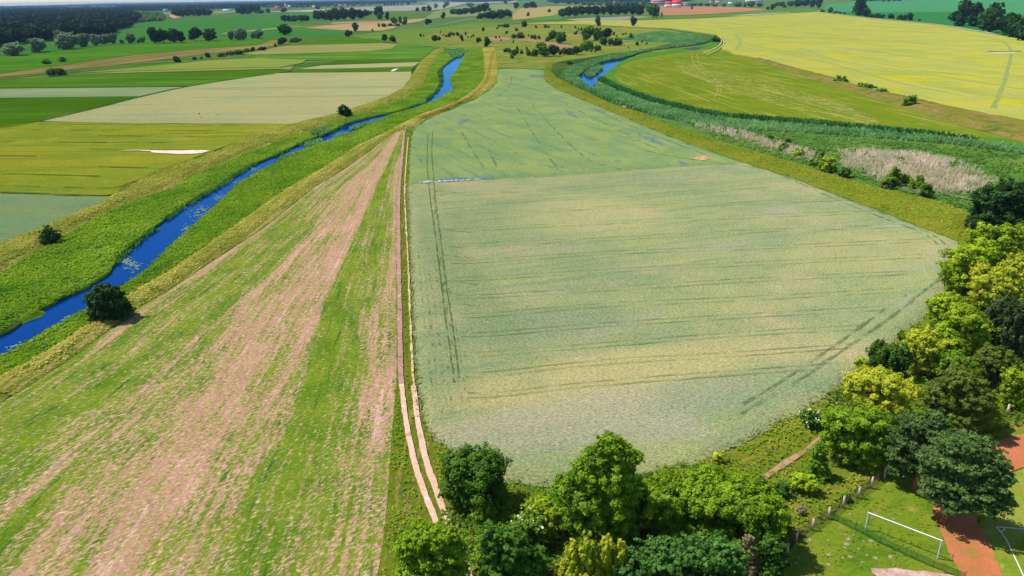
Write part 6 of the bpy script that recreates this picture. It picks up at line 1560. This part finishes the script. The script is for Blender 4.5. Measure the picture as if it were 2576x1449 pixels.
# pale dry tufts on the lawn
r_ = np.random.default_rng(410)
C = r_.normal(0, 1, (70, 3)) * np.array([.16, .16, .05]) + np.array([0, 0, .07])
V, Q = leaf_quads(C, np.tile([0, 0, 1.0], (70, 1)), .13, r_, .5)
tuft_me = mesh_np("dry_tuft", V, Q, r_.uniform(0, 1, 70)); tuft_me.materials.append(leaf_mat("pale_tuft_leaves", S(196, 188, 150), S(230, 218, 190), .2, .0))
for zx, zy in [(1260, 885), (820, 832), (780, 1040), (860, 1047), (785, 1140), (770, 1175), (805, 1090), (910, 1185), (990, 1248), (940, 1320), (825, 1272), (605, 1250), (605, 1350), (485, 1375), (380, 1183), (300, 1275), (190, 1310), (280, 1325), (260, 1172),
               (600, 1097), (1035, 1108), (1075, 1280), (1225, 1265), (415, 1100), (960, 1110), (750, 1275), (1050, 1400), (430, 1230)]:
    u, v = 1932 + zx / 4, 1088 + zy / 4
    o = link("dry_tuft", tuft_me); p = at(u, v); o.location = (p[0], p[1], .16); o.rotation_euler = (0, 0, zx * .37); s_ = .35 + (zx * 7 % 10) * .06; o.scale = (s_, s_, s_)
    tag(o, "pale dry plant tuft on the lawn beside the goal and netting", "plant tuft", "pale tufts on the lawn")

# ---------------------------------------------------------------- birds and swans
m_black = plain_mat("black_feathers", (.012, .012, .014, 1), .7, .1)
m_swan = plain_mat("white_feathers", (.85, .85, .86, 1), .7, .03)
def bird(u, v, alt, flap, rz, label):
    p = at(u, v, alt)
    root = empty("black_bird", p, rz)
    V, Q = tube([(-.32, 0, 0), (-.2, 0, .01), (0, 0, .03), (.16, 0, .03), (.24, 0, .05), (.30, 0, .05), (.38, 0, .04)], [.05, .05, .11, .09, .06, .06, .01], 8)
    link("body", mesh_np("body", V, Q, smooth=True), m_black, root)
    for s_ in (-1, 1):
        pts = [(.10, .05), (.14, .28), (.10, .58), (-.02, .62), (-.12, .48), (-.15, .25), (-.12, .05)]
        up = [(x, s_ * y * math.cos(flap), y * math.sin(flap) + .05) for x, y in pts]
        dn = [(x, y, z - .02) for x, y, z in up]
        n = len(pts); V = np.array(up + dn)
        T3 = [(0, i, i + 1) for i in range(1, n - 1)] + [(n, n + i + 1, n + i) for i in range(1, n - 1)]
        Q4 = [(i, (i + 1) % n, n + (i + 1) % n, n + i) for i in range(n)]
        link("wing", mesh_np("wing", V, [np.array(T3), np.array(Q4)]), m_black, root)
    tag(root, label, "bird")
bird(501, 287, 12, .9, .8, "black bird flying highest on the left over the pale cereal field")
bird(506, 295, 12, .2, .5, "black bird flying just below the highest one")
bird(548, 289, 13, .95, 2.2, "black bird with raised wings flying on the right of the others")
bird(520, 335, 11, .5, .7, "black bird flying lowest over the barley field")
def swan(u, v, label, k):
    p = at(u, v, -.6); root = empty("white_swan", (p[0], p[1], -.6), k)
    V, Q = tube([(-.55, 0, .22), (-.4, 0, .16), (-.1, 0, .16), (.2, 0, .14), (.36, 0, .12)], [.03, .18, .27, .22, .08], 10)
    link("body", mesh_np("body", V, Q, smooth=True), m_swan, root)
    V, Q = tube([(.3, 0, .15), (.42, 0, .35), (.36, 0, .58), (.42, 0, .74), (.52, 0, .74), (.62, 0, .69)], [.09, .07, .055, .06, .06, .015], 8)
    link("neck", mesh_np("neck", V, Q, smooth=True), m_swan, root)
    tag(root, label, "swan")
patch("reed_pool", ell(1566, 253, 12, 4.5), m_water, z=.14, edge_step=2, jag=.3, label="small open pool among the reeds on the right")
def swan2(u, v, label, k):
    swan(u, v, label, k)
swan(1567, 250.5, "upper one of two white swans on the small pool in the reeds", .4)
swan(1563, 254, "lower one of two white swans on the small pool in the reeds", 2.0)
for o in bpy.data.objects:
    if o.name.startswith("white_swan"): o.location.z = .12

# ---------------------------------------------------------------- far houses
m_wallw = plain_mat("white_render", (.78, .76, .74, 1), .9, .05, .4)
m_wallp = plain_mat("pinkish_render", S(222, 190, 190), .9, .06, .4)
m_roofr = plain_mat("red_tiles", S(226, 70, 74, .85), .8, .12, .6)
m_roofp = plain_mat("faded_red_tiles", S(206, 120, 136, .85), .8, .12, .6)
m_roofg = plain_mat("grey_roof", S(150, 150, 170), .8, .1, .6)
m_roofw = plain_mat("pale_roof", (.75, .75, .78, 1), .7, .05, .6)
m_glass = plain_mat("dark_glass", (.02, .025, .04, 1), .2, .02)
def house(u, v, wpx, hpx, wall, roof, label, rz=0.0, name="house", cat="house", depth_f=.6, chim=True):
    p = at(u, v); mpp = depth(p) / F_PX
    W = wpx * mpp; H = hpx * mpp; D = max(W * depth_f, 5)
    wh = H * .5
    root = empty(name, (p[0], p[1], 0), rz)
    link("wall", mesh_np("wall", *box(-W / 2, W / 2, -D / 2, D / 2, 0, wh)), wall, root)
    e = .4; x0, x1 = -W / 2 - e, W / 2 + e; y0 = D / 2 + e
    V = np.array([(x0, -y0, wh), (x1, -y0, wh), (x1, y0, wh), (x0, y0, wh), (x0, 0, H), (x1, 0, H)]) + np.array([0, 0, .003])
    ro = link("roof", mesh_np("roof", V, [np.array([(0, 1, 5, 4), (2, 3, 4, 5), (0, 3, 2, 1)]), np.array([(1, 2, 5), (3, 0, 4)])]), roof, root)
    if chim:
        link("chimney", mesh_np("chimney", *box(W * .18 - .4, W * .18 + .4, -.4, .4, H - .8, H + .9)), m_roofp, ro)
    n = max(2, int(W / 3.2))
    for k in range(n):
        x = -W / 2 + (k + .5) * W / n
        nm = "door" if k == n // 2 else "window"
        zz = (0.02, wh * .7) if nm == "door" else (wh * .35, wh * .75)
        link(nm, mesh_np(nm, *box(x - .5, x + .5, -D / 2 - .06, -D / 2 + .02, *zz)), m_glass, root)
    return tag(root, label, cat)
house(1522, 6, 20, 8, m_wallw, m_roofr, "bright red roofed house at the top edge left of the village", .2)
house(1550, 9, 12, 6, m_wallp, m_roofp, "faded pink roofed house among trees right of the bright red roofed one", .1)
house(1620, 5, 20, 8, m_wallw, m_roofr, "red roofed house at the top edge above the pine copse", -.2)
house(1655, 11, 34, 11, m_wallp, m_roofp, "long faded pink roofed barn left of the two red roofed farmhouses", .1, "barn", "barn")
house(1668, 5, 22, 9, m_wallw, m_roofp, "pale gabled house behind the long pink roofed barn", .5)
house(1682, 19, 18, 14, m_wallw, m_roofr, "lower red roofed farmhouse with white walls by the brown field", .15)
house(1702, 19, 22, 17, m_wallw, m_roofr, "larger red roofed farmhouse with white walls by the brown field", -.1)
house(1726, 16, 16, 9, m_wallp, m_roofg, "bluish roofed shed right of the red roofed farmhouses", 0, "shed", "shed")
house(1790, 10, 10, 12, m_wallp, m_roofp, "narrow pink house right of the village farmhouses", .3)
house(1808, 7, 14, 8, m_wallw, m_roofr, "small red roofed house at the top edge beside the narrow pink house", 0)
house(1838, 12, 22, 13, m_wallw, m_roofg, "white gabled house among grey green trees behind the brown field", 1.3)
house(1898, 4, 44, 6, m_wallw, m_roofw, "long low white shed at the top edge on the right", .05, "shed", "shed", .25, False)
house(417, 30, 11, 7, m_wallp, m_roofg, "greyish house in the trees at the far left village", .1)
house(460, 29, 8, 7, m_wallw, m_roofg, "small white house behind the copse by the pink sandy scar", .3)
house(570, 27.5, 18, 4, m_wallw, m_roofw, "long low white building at the far left village green", 0, "shed", "shed", .3, False)
house(600, 27, 10, 7, m_wallw, m_roofg, "dark roofed white house at the right end of the village green", .8)
house(698, 23, 12, 7, m_wallp, m_roofr, "red roofed farmhouse left of the church spire", .1)
house(655, 23, 7, 6, m_wallw, m_roofw, "small white building at the left of the red roofed farmhouse", .4)
house(728, 20, 6, 6, m_wallw, m_roofw, "small white house just right of the church spire", .4)
house(790, 19, 7, 4, m_wallw, m_roofw, "tiny white building by the trees above the cream strip", 0)
house(856, 17, 9, 6, m_wallp, m_roofp, "pink roofed house at the far end of the left village", .2)
house(790 + 80, 16.5, 6, 5, m_wallw, m_roofg, "small grey roofed house right of the far pink roofed house", .2)
# church spire
p = at(719, 21); mp = depth(p) / F_PX
ch = empty("church", (p[0], p[1], 0))
tw = 1.9 * mp
link("tower", mesh_np("tower", *box(-tw, tw, -tw, tw, 0, 9.5 * mp)), m_wallp, ch)
V, Q = tube([(0, 0, 9.5 * mp), (0, 0, 10.5 * mp), (0, 0, 16 * mp)], [tw * 1.35, tw * .9, .05], 8)
link("spire", mesh_np("spire", V, Q), m_roofp, ch)
link("nave", mesh_np("nave", *box(tw, tw + 7 * mp, -tw * 1.3, tw * 1.3, 0, 3.5 * mp)), m_wallp, ch)
tag(ch, "church with a pale pointed spire above the far left village", "church")
p = at(654, 22.5); mp = depth(p) / F_PX
ms = empty("mast", (p[0], p[1], 0))
V, Q = tube([(0, 0, 0), (0, 0, 6 * mp), (0, 0, 10 * mp)], [.5 * mp, .4 * mp, .25 * mp], 6)
link("shaft", mesh_np("shaft", V, Q), m_greyp, ms)
link("antenna", mesh_np("antenna", *box(-.7 * mp, .7 * mp, -.7 * mp, .7 * mp, 9 * mp, 9.8 * mp)), m_greyp, ms)
tag(ms, "thin pale mast rising above the trees left of the church", "mast")
# low hills behind the horizon
hv = []; hx = np.linspace(-16000, 3000, 60); r_ = np.random.default_rng(5)
for yy, k in [(19900, 0), (24500, 1), (28000, 0)]:
    for x in hx:
        hv.append((x, yy, -2 + k * (24 + 42 * vnoise([x], [yy], 3500, 8)[0] + 8 * vnoise([x], [yy], 700, 9)[0]) * max(0, min(1, (x + 16000) / 3000, (3000 - x) / 3000))))
n = len(hx)
hq = [(r * n + i, r * n + i + 1, (r + 1) * n + i + 1, (r + 1) * n + i) for r in range(2) for i in range(n - 1)]
tag(link("hills", mesh_np("hills", np.array(hv), np.array(hq), smooth=True), ground_mat("wooded_hills", S(60, 96, 60), S(74, 110, 66), 800, fine=60, famt=.2)), "low bluish hills on the far horizon", None, None, "structure")
